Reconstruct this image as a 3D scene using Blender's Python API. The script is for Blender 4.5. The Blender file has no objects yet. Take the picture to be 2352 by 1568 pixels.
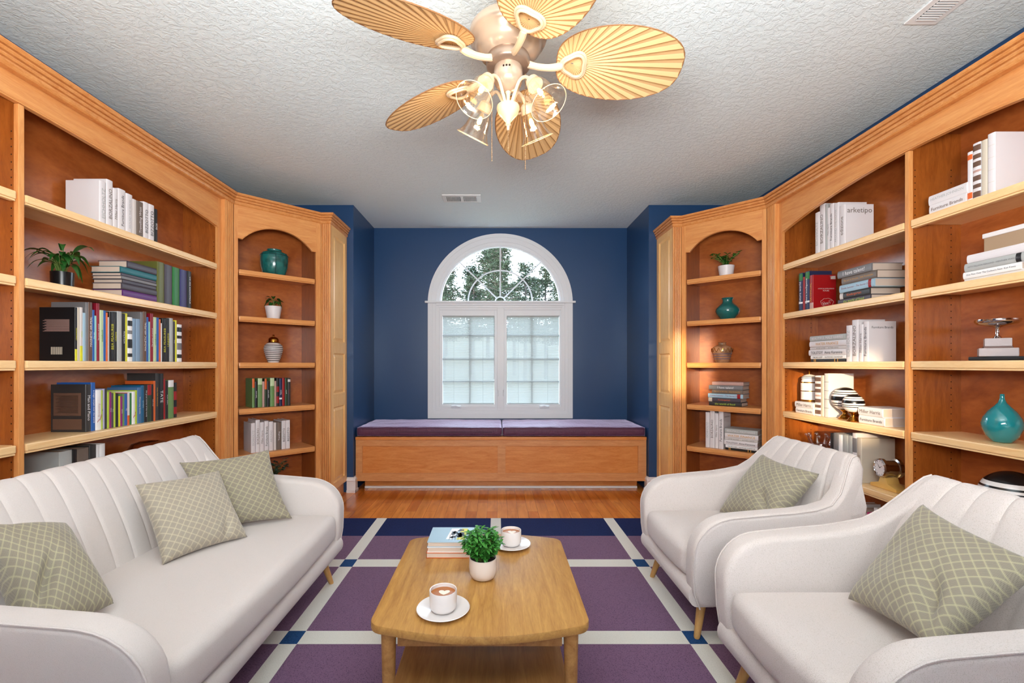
import bpy, bmesh, math, random
from mathutils import Vector, Matrix, noise as mnoise
PI = math.pi
random.seed(7)
SC = bpy.context.scene
COL = SC.collection

# ------------------------------------------------------------------ camera, world, lights
F = 1045.0; VX = 1142.0; VY = 837.0; CH = 1.2
cam_d = bpy.data.cameras.new('camera'); cam = bpy.data.objects.new('camera', cam_d); COL.objects.link(cam)
cam.location = (0, 0, CH); cam.rotation_euler = (PI/2, 0, 0)
cam_d.sensor_width = 36; cam_d.lens = 36*F/2352
cam_d.shift_x = (1176-VX)/2352; cam_d.shift_y = (VY-784)/2352
cam_d.clip_start = 0.05; cam_d.clip_end = 400
SC.camera = cam
SC.view_settings.view_transform = 'Standard'; SC.view_settings.look = 'None'
SC.view_settings.exposure = 0.38; SC.view_settings.gamma = 1.0
SC.view_settings.use_curve_mapping = False

W = bpy.data.worlds.new('sky'); SC.world = W; W.use_nodes = True
nt = W.node_tree; nt.nodes.clear()
bg = nt.nodes.new('ShaderNodeBackground'); wo = nt.nodes.new('ShaderNodeOutputWorld')
tc = nt.nodes.new('ShaderNodeTexCoord'); sp = nt.nodes.new('ShaderNodeSeparateXYZ')
cr = nt.nodes.new('ShaderNodeValToRGB')
nt.links.new(tc.outputs['Generated'], sp.inputs[0]); nt.links.new(sp.outputs['Z'], cr.inputs['Fac'])
cr.color_ramp.elements[0].position = 0.0; cr.color_ramp.elements[0].color = (0.86, 0.93, 1, 1)
cr.color_ramp.elements[1].position = 0.6; cr.color_ramp.elements[1].color = (0.62, 0.80, 1, 1)
nt.links.new(cr.outputs['Color'], bg.inputs['Color']); bg.inputs['Strength'].default_value = 9.0
nt.links.new(bg.outputs[0], wo.inputs['Surface'])

def area(name, loc, rot, sx, sy, power, col=(1, 1, 1)):
    d = bpy.data.lights.new(name, 'AREA'); d.shape = 'RECTANGLE'; d.size = sx; d.size_y = sy
    d.energy = power; d.color = col
    o = bpy.data.objects.new(name, d); COL.objects.link(o); o.location = loc; o.rotation_euler = rot
    return o
# added fill lamp behind the camera, standing in for daylight from the next room
area('rear_fill', (0.05, -1.95, 1.45), (PI/2, 0, 0), 3.6, 2.2, 5, (0.96, 0.98, 1.0))
area('rear_up_fill', (0.05, -1.6, 0.3), (math.radians(150), 0, 0), 3.4, 1.0, 12, (0.94, 0.97, 1.0))  # added uplight imitating bounce off a sunlit floor
# added fill lamp aimed at the ceiling, standing in for a bounced flash
area('ceiling_bounce_fill', (0.05, -0.25, 1.5), (math.radians(143), 0, 0), 1.4, 0.5, 118, (0.985, 0.995, 0.985))
# sampling guide for the daylight that enters through the arched window
pt = area('window_portal', (0.0335, 4.93, 1.6), (-PI/2, 0, 0), 1.7, 2.2, 1); pt.data.cycles.is_portal = True
SUN = bpy.data.lights.new('evening_sun', 'SUN'); SUN.energy = 5.5; SUN.color = (1.0, 0.78, 0.48); SUN.angle = math.radians(1.2)
suno = bpy.data.objects.new('evening_sun', SUN); COL.objects.link(suno)
sd = Vector((0.45, 1.0, -0.12)); suno.rotation_euler = sd.to_track_quat('-Z', 'Y').to_euler()
suno.location = (-1, -3, 2)

# ------------------------------------------------------------------ colour + material helpers
def s2l(c):
    c = c/255.0
    return c/12.92 if c <= 0.04045 else ((c+0.055)/1.055)**2.4
def rgb(r, g, b): return (s2l(r), s2l(g), s2l(b), 1)

MATS = {}
def newmat(name):
    m = bpy.data.materials.new(name); m.use_nodes = True
    n = m.node_tree; b = n.nodes['Principled BSDF']
    return m, n, b
def setin(b, k, v):
    if k in b.inputs: b.inputs[k].default_value = v
def plain(name, c, rough=0.5, metal=0.0, spec=0.5, bump=0.0, bscale=200, coat=0.0, sheen=0.0):
    if name in MATS: return MATS[name]
    m, n, b = newmat(name)
    b.inputs['Base Color'].default_value = c; b.inputs['Roughness'].default_value = rough
    b.inputs['Metallic'].default_value = metal; setin(b, 'Specular IOR Level', spec)
    setin(b, 'Coat Weight', coat); setin(b, 'Sheen Weight', sheen)
    if bump > 0:
        t = n.nodes.new('ShaderNodeTexCoord'); no = n.nodes.new('ShaderNodeTexNoise'); bm_ = n.nodes.new('ShaderNodeBump')
        no.inputs['Scale'].default_value = bscale; no.inputs['Detail'].default_value = 3
        n.links.new(t.outputs['Object'], no.inputs['Vector']); n.links.new(no.outputs['Fac'], bm_.inputs['Height'])
        bm_.inputs['Strength'].default_value = bump; bm_.inputs['Distance'].default_value = 0.002
        n.links.new(bm_.outputs['Normal'], b.inputs['Normal'])
    MATS[name] = m
    return m

def wood(name, c0, c1, stretch=(1, 1, 1), rough=0.35, scale=7.0, coat=0.15, bump=0.05, rot=0.0):
    """grain runs along the axis whose stretch is small"""
    m, n, b = newmat(name)
    t = n.nodes.new('ShaderNodeTexCoord'); mp = n.nodes.new('ShaderNodeMapping'); mp.inputs['Scale'].default_value = stretch
    r0 = n.nodes.new('ShaderNodeMapping'); r0.inputs['Rotation'].default_value = (0, 0, rot)
    no = n.nodes.new('ShaderNodeTexNoise'); no.inputs['Scale'].default_value = scale; no.inputs['Detail'].default_value = 9
    no.inputs['Roughness'].default_value = 0.62; no.inputs['Distortion'].default_value = 1.1
    no2 = n.nodes.new('ShaderNodeTexNoise'); no2.inputs['Scale'].default_value = scale*9; no2.inputs['Detail'].default_value = 4
    n.links.new(t.outputs['Object'], r0.inputs['Vector']); n.links.new(r0.outputs['Vector'], mp.inputs['Vector']); n.links.new(mp.outputs['Vector'], no.inputs['Vector']); n.links.new(mp.outputs['Vector'], no2.inputs['Vector'])
    mx = n.nodes.new('ShaderNodeMath'); mx.operation = 'MULTIPLY_ADD'; mx.inputs[1].default_value = 0.35
    n.links.new(no2.outputs['Fac'], mx.inputs[0]); n.links.new(no.outputs['Fac'], mx.inputs[2])
    r = n.nodes.new('ShaderNodeValToRGB'); r.color_ramp.elements[0].position = 0.42; r.color_ramp.elements[1].position = 0.92
    r.color_ramp.elements[0].color = c1; r.color_ramp.elements[1].color = c0
    n.links.new(mx.outputs[0], r.inputs['Fac']); n.links.new(r.outputs['Color'], b.inputs['Base Color'])
    b.inputs['Roughness'].default_value = rough; setin(b, 'Coat Weight', coat); setin(b, 'Coat Roughness', 0.25)
    bp = n.nodes.new('ShaderNodeBump'); bp.inputs['Strength'].default_value = bump; bp.inputs['Distance'].default_value = 0.002
    n.links.new(mx.outputs[0], bp.inputs['Height']); n.links.new(bp.outputs['Normal'], b.inputs['Normal'])
    return m

WD0, WD1 = rgb(232, 168, 102), rgb(206, 128, 66)
M_woodV = wood('maple_upright_grain', WD0, WD1, (5, 5, 0.45))
M_woodH = wood('maple_level_grain', WD0, WD1, (0.45, 5, 5))
M_woodDL = wood('maple_left_corner', WD0, WD1, (0.45, 5, 5), rot=-PI/4); M_woodDR = wood('maple_right_corner', WD0, WD1, (0.45, 5, 5), rot=PI/4)
M_edge = wood('maple_shelf_edge', rgb(252, 216, 162), rgb(240, 192, 132), (0.8, 6, 6), rough=0.3)
M_back = wood('maple_back_painted_shade', rgb(188, 108, 52), rgb(138, 66, 26), (1.2, 1.2, 2.5), rough=0.3, scale=2.2, coat=0.3)  # same maple, deepened so the colour carries the shade inside the cases
M_side = wood('maple_end_panel', rgb(252, 204, 134), rgb(240, 178, 104), (5, 5, 0.7))
M_bench = wood('maple_bench', rgb(222, 150, 84), rgb(196, 112, 50), (0.7, 5, 5))
M_benchf = wood('maple_bench_frame', rgb(220, 158, 104), rgb(194, 124, 72), (0.7, 5, 5))
M_crown = wood('maple_crown', rgb(222, 156, 92), rgb(196, 120, 60), (3, 3, 6), rough=0.25)
M_in = wood('maple_interior_painted_shade', rgb(170, 94, 34), rgb(130, 64, 18), (4, 4, 0.6), rough=0.3, coat=0.25)  # shade of the inner sides and partitions painted in as darker maple
M_hole = plain('dark_hole', rgb(40, 18, 8), 0.9)
M_oak = wood('golden_oak', rgb(202, 154, 84), rgb(156, 106, 52), (5.5, 0.5, 5), rough=0.42, scale=6.5, coat=0.05)
M_oakd = wood('golden_oak_lower', rgb(196, 146, 84), rgb(150, 98, 48), (5.5, 0.55, 5), rough=0.45, scale=3.5, coat=0.0)
M_leg = wood('pale_oak_leg', rgb(216, 170, 104), rgb(190, 142, 80), (6, 6, 0.8), rough=0.4)
M_white = plain('white_paint', rgb(232, 226, 226), 0.35)
M_trimw = plain('window_white', rgb(224, 226, 230), 0.4)
M_wall = plain('navy_wall_paint', rgb(30, 66, 108), 0.34, bump=0.25, bscale=120)
M_soil = plain('soil', rgb(38, 26, 20), 0.95, bump=0.6, bscale=300)

def mat_ceiling():
    m, n, b = newmat('knockdown_ceiling')
    b.inputs['Base Color'].default_value = rgb(222, 233, 236); b.inputs['Roughness'].default_value = 0.8
    t = n.nodes.new('ShaderNodeTexCoord')
    no = n.nodes.new('ShaderNodeTexNoise'); no.inputs['Scale'].default_value = 34; no.inputs['Detail'].default_value = 5; no.inputs['Roughness'].default_value = 0.6; no.inputs['Distortion'].default_value = 0.7
    n.links.new(t.outputs['Object'], no.inputs['Vector'])
    r = n.nodes.new('ShaderNodeValToRGB'); r.color_ramp.elements[0].position = 0.44; r.color_ramp.elements[1].position = 0.56
    n.links.new(no.outputs['Fac'], r.inputs['Fac'])
    no2 = n.nodes.new('ShaderNodeTexNoise'); no2.inputs['Scale'].default_value = 75; no2.inputs['Detail'].default_value = 3
    n.links.new(t.outputs['Object'], no2.inputs['Vector'])
    ad = n.nodes.new('ShaderNodeMath'); ad.operation = 'MULTIPLY_ADD'; ad.inputs[1].default_value = 0.5
    n.links.new(no2.outputs['Fac'], ad.inputs[0]); n.links.new(r.outputs['Color'], ad.inputs[2])
    bp = n.nodes.new('ShaderNodeBump'); bp.inputs['Strength'].default_value = 0.4; bp.inputs['Distance'].default_value = 0.005
    n.links.new(ad.outputs[0], bp.inputs['Height']); n.links.new(bp.outputs['Normal'], b.inputs['Normal'])
    return m
M_ceil = mat_ceiling()

def mat_floor():
    m, n, b = newmat('maple_strip_floor')
    t = n.nodes.new('ShaderNodeTexCoord'); mp = n.nodes.new('ShaderNodeMapping'); mp.inputs['Rotation'].default_value = (0, 0, PI/2)
    n.links.new(t.outputs['Object'], mp.inputs['Vector'])
    br = n.nodes.new('ShaderNodeTexBrick'); br.offset = 0.37; br.inputs['Scale'].default_value = 1.0
    br.inputs['Brick Width'].default_value = 0.62; br.inputs['Row Height'].default_value = 0.083
    br.inputs['Mortar Size'].default_value = 0.0009; br.inputs['Mortar Smooth'].default_value = 0.2
    br.inputs['Color1'].default_value = rgb(238, 150, 66); br.inputs['Color2'].default_value = rgb(206, 112, 42); br.inputs['Mortar'].default_value = rgb(120, 62, 24)
    br.inputs['Bias'].default_value = -0.1
    n.links.new(mp.outputs['Vector'], br.inputs['Vector'])
    mp2 = n.nodes.new('ShaderNodeMapping'); mp2.inputs['Scale'].default_value = (9, 1.2, 1)
    n.links.new(t.outputs['Object'], mp2.inputs['Vector'])
    no = n.nodes.new('ShaderNodeTexNoise'); no.inputs['Scale'].default_value = 2.2; no.inputs['Detail'].default_value = 8; no.inputs['Distortion'].default_value = 0.8
    n.links.new(mp2.outputs['Vector'], no.inputs['Vector'])
    r = n.nodes.new('ShaderNodeValToRGB'); r.color_ramp.elements[0].position = 0.3; r.color_ramp.elements[1].position = 0.75
    r.color_ramp.elements[0].color = (0.62, 0.55, 0.5, 1); r.color_ramp.elements[1].color = (1.12, 1.1, 1.05, 1)
    n.links.new(no.outputs['Fac'], r.inputs['Fac'])
    mx = n.nodes.new('ShaderNodeMixRGB'); mx.blend_type = 'MULTIPLY'; mx.inputs['Fac'].default_value = 0.75
    n.links.new(br.outputs['Color'], mx.inputs['Color1']); n.links.new(r.outputs['Color'], mx.inputs['Color2'])
    n.links.new(mx.outputs['Color'], b.inputs['Base Color'])
    b.inputs['Roughness'].default_value = 0.16; setin(b, 'Coat Weight', 0.3); setin(b, 'Coat Roughness', 0.08)
    return m
M_floor = mat_floor()

def mat_fabric(name, c, c2, sc=420, bump=0.35, rough=0.9, sheen=.25):
    m, n, b = newmat(name)
    t = n.nodes.new('ShaderNodeTexCoord')
    no = n.nodes.new('ShaderNodeTexNoise'); no.inputs['Scale'].default_value = sc; no.inputs['Detail'].default_value = 2
    n.links.new(t.outputs['Object'], no.inputs['Vector'])
    r = n.nodes.new('ShaderNodeValToRGB'); r.color_ramp.elements[0].position = 0.30; r.color_ramp.elements[1].position = 0.48
    r.color_ramp.elements[0].color = c2; r.color_ramp.elements[1].color = c
    n.links.new(no.outputs['Fac'], r.inputs['Fac']); n.links.new(r.outputs['Color'], b.inputs['Base Color'])
    b.inputs['Roughness'].default_value = rough; setin(b, 'Sheen Weight', sheen); setin(b, 'Specular IOR Level', 0.2)
    bp = n.nodes.new('ShaderNodeBump'); bp.inputs['Strength'].default_value = bump; bp.inputs['Distance'].default_value = 0.0015
    n.links.new(no.outputs['Fac'], bp.inputs['Height']); n.links.new(bp.outputs['Normal'], b.inputs['Normal'])
    return m
M_cream = mat_fabric('cream_woven_upholstery', rgb(219, 210, 206), rgb(208, 200, 194), 600)
M_tweed = mat_fabric('cream_flecked_upholstery', rgb(220, 210, 206), rgb(200, 190, 182), 420, 0.5)
M_purple = mat_fabric('purple_pile', rgb(122, 90, 118), rgb(76, 52, 80), 300, 0.9, sheen=.08)
M_navyp = mat_fabric('navy_pile', rgb(24, 40, 88), rgb(10, 20, 52), 300, 0.9, sheen=0)
M_bluep = mat_fabric('blue_pile', rgb(34, 74, 122), rgb(16, 40, 80), 300, 0.9, sheen=0)
M_creamp = mat_fabric('ivory_pile', rgb(226, 222, 212), rgb(196, 190, 178), 420, 0.8)
def mat_velvet():
    m, n, b = newmat('plum_velvet')
    b.inputs['Base Color'].default_value = rgb(86, 40, 68); b.inputs['Roughness'].default_value = 0.55
    setin(b, 'Sheen Weight', 1.0); setin(b, 'Sheen Roughness', 0.35)
    if 'Sheen Tint' in b.inputs: b.inputs['Sheen Tint'].default_value = (0.82, 0.72, 1, 1)
    t = n.nodes.new('ShaderNodeTexCoord'); mp = n.nodes.new('ShaderNodeMapping'); mp.inputs['Scale'].default_value = (3, 1, 1)
    no = n.nodes.new('ShaderNodeTexNoise'); no.inputs['Scale'].default_value = 14; no.inputs['Detail'].default_value = 5; no.inputs['Distortion'].default_value = 1
    n.links.new(t.outputs['Object'], mp.inputs['Vector']); n.links.new(mp.outputs['Vector'], no.inputs['Vector'])
    bp = n.nodes.new('ShaderNodeBump'); bp.inputs['Strength'].default_value = 0.5; bp.inputs['Distance'].default_value = 0.01
    n.links.new(no.outputs['Fac'], bp.inputs['Height']); n.links.new(bp.outputs['Normal'], b.inputs['Normal'])
    return m
M_velvet = mat_velvet()

def mat_glass(name, tint=(1, 1, 1, 1), fac=0.08, rough=0.02, bump=0.0):
    m = bpy.data.materials.new(name); m.use_nodes = True; n = m.node_tree; n.nodes.clear()
    o = n.nodes.new('ShaderNodeOutputMaterial'); mx = n.nodes.new('ShaderNodeMixShader')
    tr = n.nodes.new('ShaderNodeBsdfTransparent'); gl = n.nodes.new('ShaderNodeBsdfGlossy')
    tr.inputs['Color'].default_value = tint; gl.inputs['Roughness'].default_value = rough
    lw = n.nodes.new('ShaderNodeLayerWeight'); lw.inputs['Blend'].default_value = 0.25
    ma = n.nodes.new('ShaderNodeMath'); ma.operation = 'MULTIPLY_ADD'; ma.inputs[1].default_value = 0.38; ma.inputs[2].default_value = fac
    n.links.new(lw.outputs['Facing'], ma.inputs[0]); n.links.new(ma.outputs[0], mx.inputs['Fac'])
    n.links.new(tr.outputs[0], mx.inputs[1]); n.links.new(gl.outputs[0], mx.inputs[2]); n.links.new(mx.outputs[0], o.inputs['Surface'])
    if bump > 0:
        t = n.nodes.new('ShaderNodeTexCoord'); no = n.nodes.new('ShaderNodeTexNoise'); no.inputs['Scale'].default_value = 90
        bp = n.nodes.new('ShaderNodeBump'); bp.inputs['Strength'].default_value = bump; bp.inputs['Distance'].default_value = 0.003
        n.links.new(t.outputs['Object'], no.inputs['Vector']); n.links.new(no.outputs['Fac'], bp.inputs['Height'])
        n.links.new(bp.outputs['Normal'], gl.inputs['Normal']); n.links.new(bp.outputs['Normal'], lw.inputs['Normal'])
    return m
M_pane = mat_glass('window_glass', (0.97, 0.99, 1, 1), 0.0)
M_shade = mat_glass('seeded_glass', (1.0, 0.98, 0.95, 1), 0.04, 0.12, 0.25)
M_clear = mat_glass('clear_crystal', (1.0, 0.95, 0.95, 1), 0.22, 0.05, 0.6)
M_chrome = plain('chrome', rgb(205, 200, 200), 0.12, 1.0)
M_brass = plain('brass', rgb(176, 124, 48), 0.22, 1.0)
M_nickel = plain('champagne_enamel', rgb(184, 160, 138), 0.24, 0.35, coat=.3)
M_fanw = plain('cream_enamel', rgb(204, 180, 150), 0.35, coat=0.3)
M_black = plain('black_gloss', rgb(18, 18, 20), 0.25)
M_ceram = plain('white_ceramic', rgb(232, 226, 224), 0.25, coat=0.4)
M_pot = plain('beige_ceramic', rgb(222, 208, 198), 0.5)

# ------------------------------------------------------------------ mesh builder
class MB:
    def __init__(s): s.v = []; s.f = []; s.m = []; s.uv = None
    def add(s, vs, fs, mi=0):
        b = len(s.v); s.v += [tuple(p) for p in vs]
        for f in fs: s.f.append(tuple(b+i for i in f)); s.m.append(mi)
        return s
    def box(s, x0, x1, y0, y1, z0, z1, mi=0):
        vs = [(x, y, z) for z in (z0, z1) for y in (y0, y1) for x in (x0, x1)]
        return s.add(vs, [(0, 2, 3, 1), (4, 5, 7, 6), (0, 1, 5, 4), (2, 6, 7, 3), (0, 4, 6, 2), (1, 3, 7, 5)], mi)
    def cbox(s, x0, x1, y0, y1, z0, z1, c, mi=0):
        """box with all edges chamfered"""
        bm = bmesh.new(); bmesh.ops.create_cube(bm, size=1)
        for v in bm.verts: v.co = Vector(((x0+x1)/2+v.co.x*(x1-x0), (y0+y1)/2+v.co.y*(y1-y0), (z0+z1)/2+v.co.z*(z1-z0)))
        bmesh.ops.bevel(bm, geom=bm.edges[:], offset=c, segments=2, affect='EDGES', profile=0.6)
        bm.verts.index_update(); s.add([v.co[:] for v in bm.verts], [[v.index for v in f.verts] for f in bm.faces], mi); bm.free(); return s
    def prism(s, pts, axis, a0, a1, mi=0):
        """closed 2D polygon extruded along an axis (pts are the other two axes in xyz order)"""
        n = len(pts); vs = []
        for a in (a0, a1):
            for p in pts:
                q = [p[0], p[1]]; q.insert('xyz'.index(axis), a); vs.append(tuple(q))
        fs = [tuple(range(n))[::-1], tuple(range(n, 2*n))] + [(i, (i+1) % n, n+(i+1) % n, n+i) for i in range(n)]
        return s.add(vs, fs, mi)
    def lathe(s, prof, seg=32, c=(0, 0, 0), mi=0, M=None, a0=0.0):
        vs = []; n = len(prof)
        for k in range(seg):
            a = a0+2*PI*k/seg
            for r, z in prof:
                p = Vector((r*math.cos(a), r*math.sin(a), z))
                if M is not None: p = M @ p
                vs.append((p.x+c[0], p.y+c[1], p.z+c[2]))
        fs = []
        for k in range(seg):
            k2 = (k+1) % seg
            for i in range(n-1): fs.append((k*n+i, k2*n+i, k2*n+i+1, k*n+i+1))
        return s.add(vs, fs, mi)
    def tube(s, pts, r, seg=8, mi=0, closed=False):
        pts = [Vector(p) for p in pts]; n = len(pts); vs = []; fs = []
        rr = r if isinstance(r, (list, tuple)) else [r]*n
        up = None
        for i, p in enumerate(pts):
            if closed: t = pts[(i+1) % n]-pts[i-1]
            else: t = pts[min(i+1, n-1)]-pts[max(i-1, 0)]
            t.normalize()
            if up is None: up = Vector((0, 0, 1)) if abs(t.z) < 0.9 else Vector((1, 0, 0))
            a = t.cross(up).normalized(); b = a.cross(t).normalized(); up = b
            for k in range(seg):
                th = 2*PI*k/seg; q = p+(a*math.cos(th)+b*math.sin(th))*rr[i]; vs.append(tuple(q))
        m = n if closed else n-1
        for i in range(m):
            for k in range(seg):
                fs.append((i*seg+k, i*seg+(k+1) % seg, ((i+1) % n)*seg+(k+1) % seg, ((i+1) % n)*seg+k))
        if not closed: fs += [tuple(range(seg))[::-1], tuple((n-1)*seg+k for k in range(seg))]
        return s.add(vs, fs, mi)
    def grid(s, fn, nu, nv, mi=0, cu=False, cv=False, uv=False):
        b = []
        for i in range(nu+1):
            for j in range(nv+1): b.append(fn(i/nu, j/nv))
        fs = [(i*(nv+1)+j, (i+1)*(nv+1)+j, (i+1)*(nv+1)+j+1, i*(nv+1)+j+1) for i in range(nu) for j in range(nv)]
        return s.add(b, fs, mi)
    def sphere(s, c, r, seg=24, rings=14, mi=0, sc=(1, 1, 1)):
        prof = [(r*math.sin(PI*i/rings)*1.0, -r*math.cos(PI*i/rings)) for i in range(rings+1)]
        prof[0] = (r*0.001, -r); prof[-1] = (r*0.001, r)
        M = Matrix.Diagonal((sc[0], sc[1], sc[2], 1))
        return s.lathe(prof, seg, c, mi, M)
    def xf(s, M): s.v = [tuple(M @ Vector(p)) for p in s.v]; return s
    def build(s, name, mat, parent=None, smooth=False, bevel=0.0, seg=2, fix=True, ang=35, loc=None):
        me = bpy.data.meshes.new(name); me.from_pydata(s.v, [], s.f)
        mats = mat if isinstance(mat, (list, tuple)) else [mat]
        for m in mats: me.materials.append(m)
        if len(mats) > 1: me.polygons.foreach_set('material_index', s.m)
        if fix or bevel:
            bm = bmesh.new(); bm.from_mesh(me)
            if fix: bmesh.ops.remove_doubles(bm, verts=bm.verts, dist=1e-5); bmesh.ops.recalc_face_normals(bm, faces=bm.faces)
            if bevel:
                es = [e for e in bm.edges if len(e.link_faces) == 2 and e.calc_face_angle(0) > math.radians(30)]
                bmesh.ops.bevel(bm, geom=es, offset=bevel, segments=seg, affect='EDGES', profile=0.5, clamp_overlap=True)
            bm.to_mesh(me); bm.free()
        if smooth or bevel:
            me.polygons.foreach_set('use_smooth', [True]*len(me.polygons))
            try: me.set_sharp_from_angle(angle=math.radians(ang))
            except Exception: pass
        o = bpy.data.objects.new(name, me); COL.objects.link(o)
        if parent is not None: o.parent = parent
        if loc: o.location = loc
        return o

def thing(name, label, cat, loc=(0, 0, 0), rz=0.0, group=None):
    o = bpy.data.objects.new(name, None); COL.objects.link(o); o.empty_display_size = 0.05
    o.location = loc; o.rotation_euler = (0, 0, rz); o['label'] = label; o['category'] = cat
    if group: o['group'] = group
    return o
def tag(o, label, cat, group=None):
    o['label'] = label; o['category'] = cat
    if group: o['group'] = group
    return o
def struct(o, label=None):
    o['kind'] = 'structure'
    if label: o['label'] = label
    return o
def Rz(a): return Matrix.Rotation(a, 4, 'Z')
def wp(px, py, D): return Vector(((px-VX)/F*D, D, CH+(VY-py)/F*D))

# ------------------------------------------------------------------ room shell
CZ = 2.70; YB = 5.0; YF = 4.28; XL, XR = -2.255, 2.343; AL, AR = -1.353, 1.426; YN = -2.0
NOOK_T = 0.12
o = MB().box(XL-.1, XR+.1, YN-2.2, YB+.12, -0.1, 0).build('floor', M_floor); struct(o)
o = MB().box(XL-.1, XR+.1, YN-2.2, YB+.12, CZ, CZ+.1).build('ceiling', M_ceil); struct(o)
struct(MB().box(XL-.1, XL, YN-2.2, YF, 0, CZ).build('wall_left', M_wall))
struct(MB().box(XR, XR+.1, YN-2.2, YF, 0, CZ).build('wall_right', M_wall))
struct(MB().box(XL-.1, AL, YF, YB, 0, CZ).build('wall_nook_left', M_wall))
struct(MB().box(AR, XR+.1, YF, YB, 0, CZ).build('wall_nook_right', M_wall))
# wall behind the camera, with a wide opening left for the rear fill and the sun
mb = MB(); mb.box(XL, -1.85, YN-.12, YN, 0, CZ); mb.box(1.95, XR, YN-.12, YN, 0, CZ); mb.box(-1.85, 1.95, YN-.12, YN, 2.6, CZ)
struct(mb.build('wall_back', M_wall))
# added unseen wall; its holes shape the low sun into patches
mb = MB(); yq = -3.6
xc = [XL-.1, -1.95, -1.55, -1.02, -.62, XR+.1]; zr = {1: (1.85, 2.35), 3: (1.52, 2.0)}
for k in range(5):
    if k in zr: mb.box(xc[k], xc[k+1], yq-.1, yq, 0, zr[k][0]); mb.box(xc[k], xc[k+1], yq-.1, yq, zr[k][1], CZ)
    else: mb.box(xc[k], xc[k+1], yq-.1, yq, 0, CZ)
struct(mb.build('sun_mask_wall', plain('sun_mask_paint', rgb(225, 225, 222), .7)))
# window wall with arched hole
WCX = 0.0335; WR = 0.70; WZS = 1.875; WZB = 0.70
def arch(r, n=40, z0=WZB, cx=WCX, cz=WZS, ry=None, close=True):
    ry = ry or r
    p = [(cx+r*math.cos(PI*i/n), cz+ry*math.sin(PI*i/n)) for i in range(n+1)]
    return [(cx+r, z0)]+p+[(cx-r, z0)]
hole = arch(WR, ry=0.665)
mb = MB()
def ringsolid(mb, outer, inner, y0, y1, mi=0):
    n = len(outer)
    vs = [(p[0], y0, p[1]) for p in outer]+[(p[0], y0, p[1]) for p in inner]+[(p[0], y1, p[1]) for p in outer]+[(p[0], y1, p[1]) for p in inner]
    fs = []
    for i in range(n):
        j = (i+1) % n
        fs += [(i, j, n+j, n+i), (2*n+j, 2*n+i, 3*n+i, 3*n+j), (i, 2*n+i, 2*n+j, j), (n+j, 3*n+j, 3*n+i, n+i)]
    mb.add(vs, fs, mi)
def proj_rect(pts, x0, x1, z0, z1):
    out = []
    for (x, z) in pts:
        dx, dz = x-WCX, z-1.6; t = 1e9
        if dx > 1e-9: t = min(t, (x1-WCX)/dx)
        if dx < -1e-9: t = min(t, (x0-WCX)/dx)
        if dz > 1e-9: t = min(t, (z1-1.6)/dz)
        if dz < -1e-9: t = min(t, (z0-1.6)/dz)
        out.append((WCX+dx*t, 1.6+dz*t))
    return out
def dense(p, k=6):
    q = []
    for i in range(len(p)):
        a, b = p[i], p[(i+1) % len(p)]
        if abs(a[0]-b[0])+abs(a[1]-b[1]) > 0.3:
            for t in range(k): q.append((a[0]+(b[0]-a[0])*t/k, a[1]+(b[1]-a[1])*t/k))
        else: q.append(a)
    return q
hd = dense(hole, 12); outer = proj_rect(hd, AL-.05, AR+.05, 0, CZ)
# snap the nearest outer points to the four corners so the wall is a true rectangle
for c in [(AL-.05, 0), (AR+.05, 0), (AL-.05, CZ), (AR+.05, CZ)]:
    k = min(range(len(outer)), key=lambda i: (outer[i][0]-c[0])**2+(outer[i][1]-c[1])**2); outer[k] = c
ringsolid(mb, outer, hd, YB, YB+.12)
struct(mb.build('wall_window', M_wall))

# baseboards
def baseboard(name, x0, y0, x1, y1, nx, ny):
    """thin board from (x0,y0) to (x1,y1) standing out towards (nx,ny)"""
    mb = MB(); prof = [(0, 0), (.024, 0), (.024, .02), (.016, .026), (.016, .105), (.022, .112), (.018, .122), (.01, .136), (0, .142)]
    vs = []
    for (x, y) in ((x0, y0), (x1, y1)):
        for (t, z) in prof: vs.append((x+nx*t, y+ny*t, z))
    n = len(prof); fs = [tuple(range(n)), tuple(range(2*n-1, n-1, -1))]+[(i, n+i, n+(i+1) % n, (i+1) % n) for i in range(n)]
    return struct(mb.add(vs, fs).build(name, M_white))
baseboard('baseboard_left', AL-.058, YF, AL+.024, YF, 0, -1)
baseboard('baseboard_nook_left', AL, YF-.02, AL, 4.36, 1, 0)
baseboard('baseboard_right', AR-.024, YF, AR+.07, YF, 0, -1)
baseboard('baseboard_nook_right', AR, YF-.02, AR, 4.36, -1, 0)

# ------------------------------------------------------------------ window
def arch_pts(r, ry, zb, n=40): return arch(r, n, zb, ry=ry)
win = struct(thing('window_1', 'white arched window over a pair of casements above the bench', 'window', (WCX, YB, 0)))
del win['category']
def wl(mb): return mb.xf(Matrix.Translation((-WCX, -YB, 0)))
mb = MB()
SPR = 1.2+(837-694)*YB/F
for (ro, ri, dy) in ((.792, .752, .030), (.756, .70, .022), (.705, .662, .012)):
    o_ = arch(ro, 48, SPR, ry=ro*0.955); i_ = arch(ri, 48, SPR, ry=ri*0.955)
    ringsolid(mb, o_, i_, YB-dy, YB+.03)
wl(mb).build('arch_casing', M_trimw, win, True)
mb = MB(); zb = 0.612
for (a, b, dy) in ((0, .05, .028), (.045, .085, .020), (.08, .125, .010)):
    x0, x1 = WCX-.792+a, WCX+.792-a; z0 = zb+a; xi0, xi1 = WCX-.792+b, WCX+.792-b; zi = zb+b; zt = SPR
    P_ = [(x0, zt), (x0, z0), (x1, z0), (x1, zt), (xi1, zt), (xi1, zi), (xi0, zi), (xi0, zt)]
    mb.prism([p for p in P_], 'y', YB-dy, YB+.02)
wl(mb).build('casing', M_trimw, win)
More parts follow.
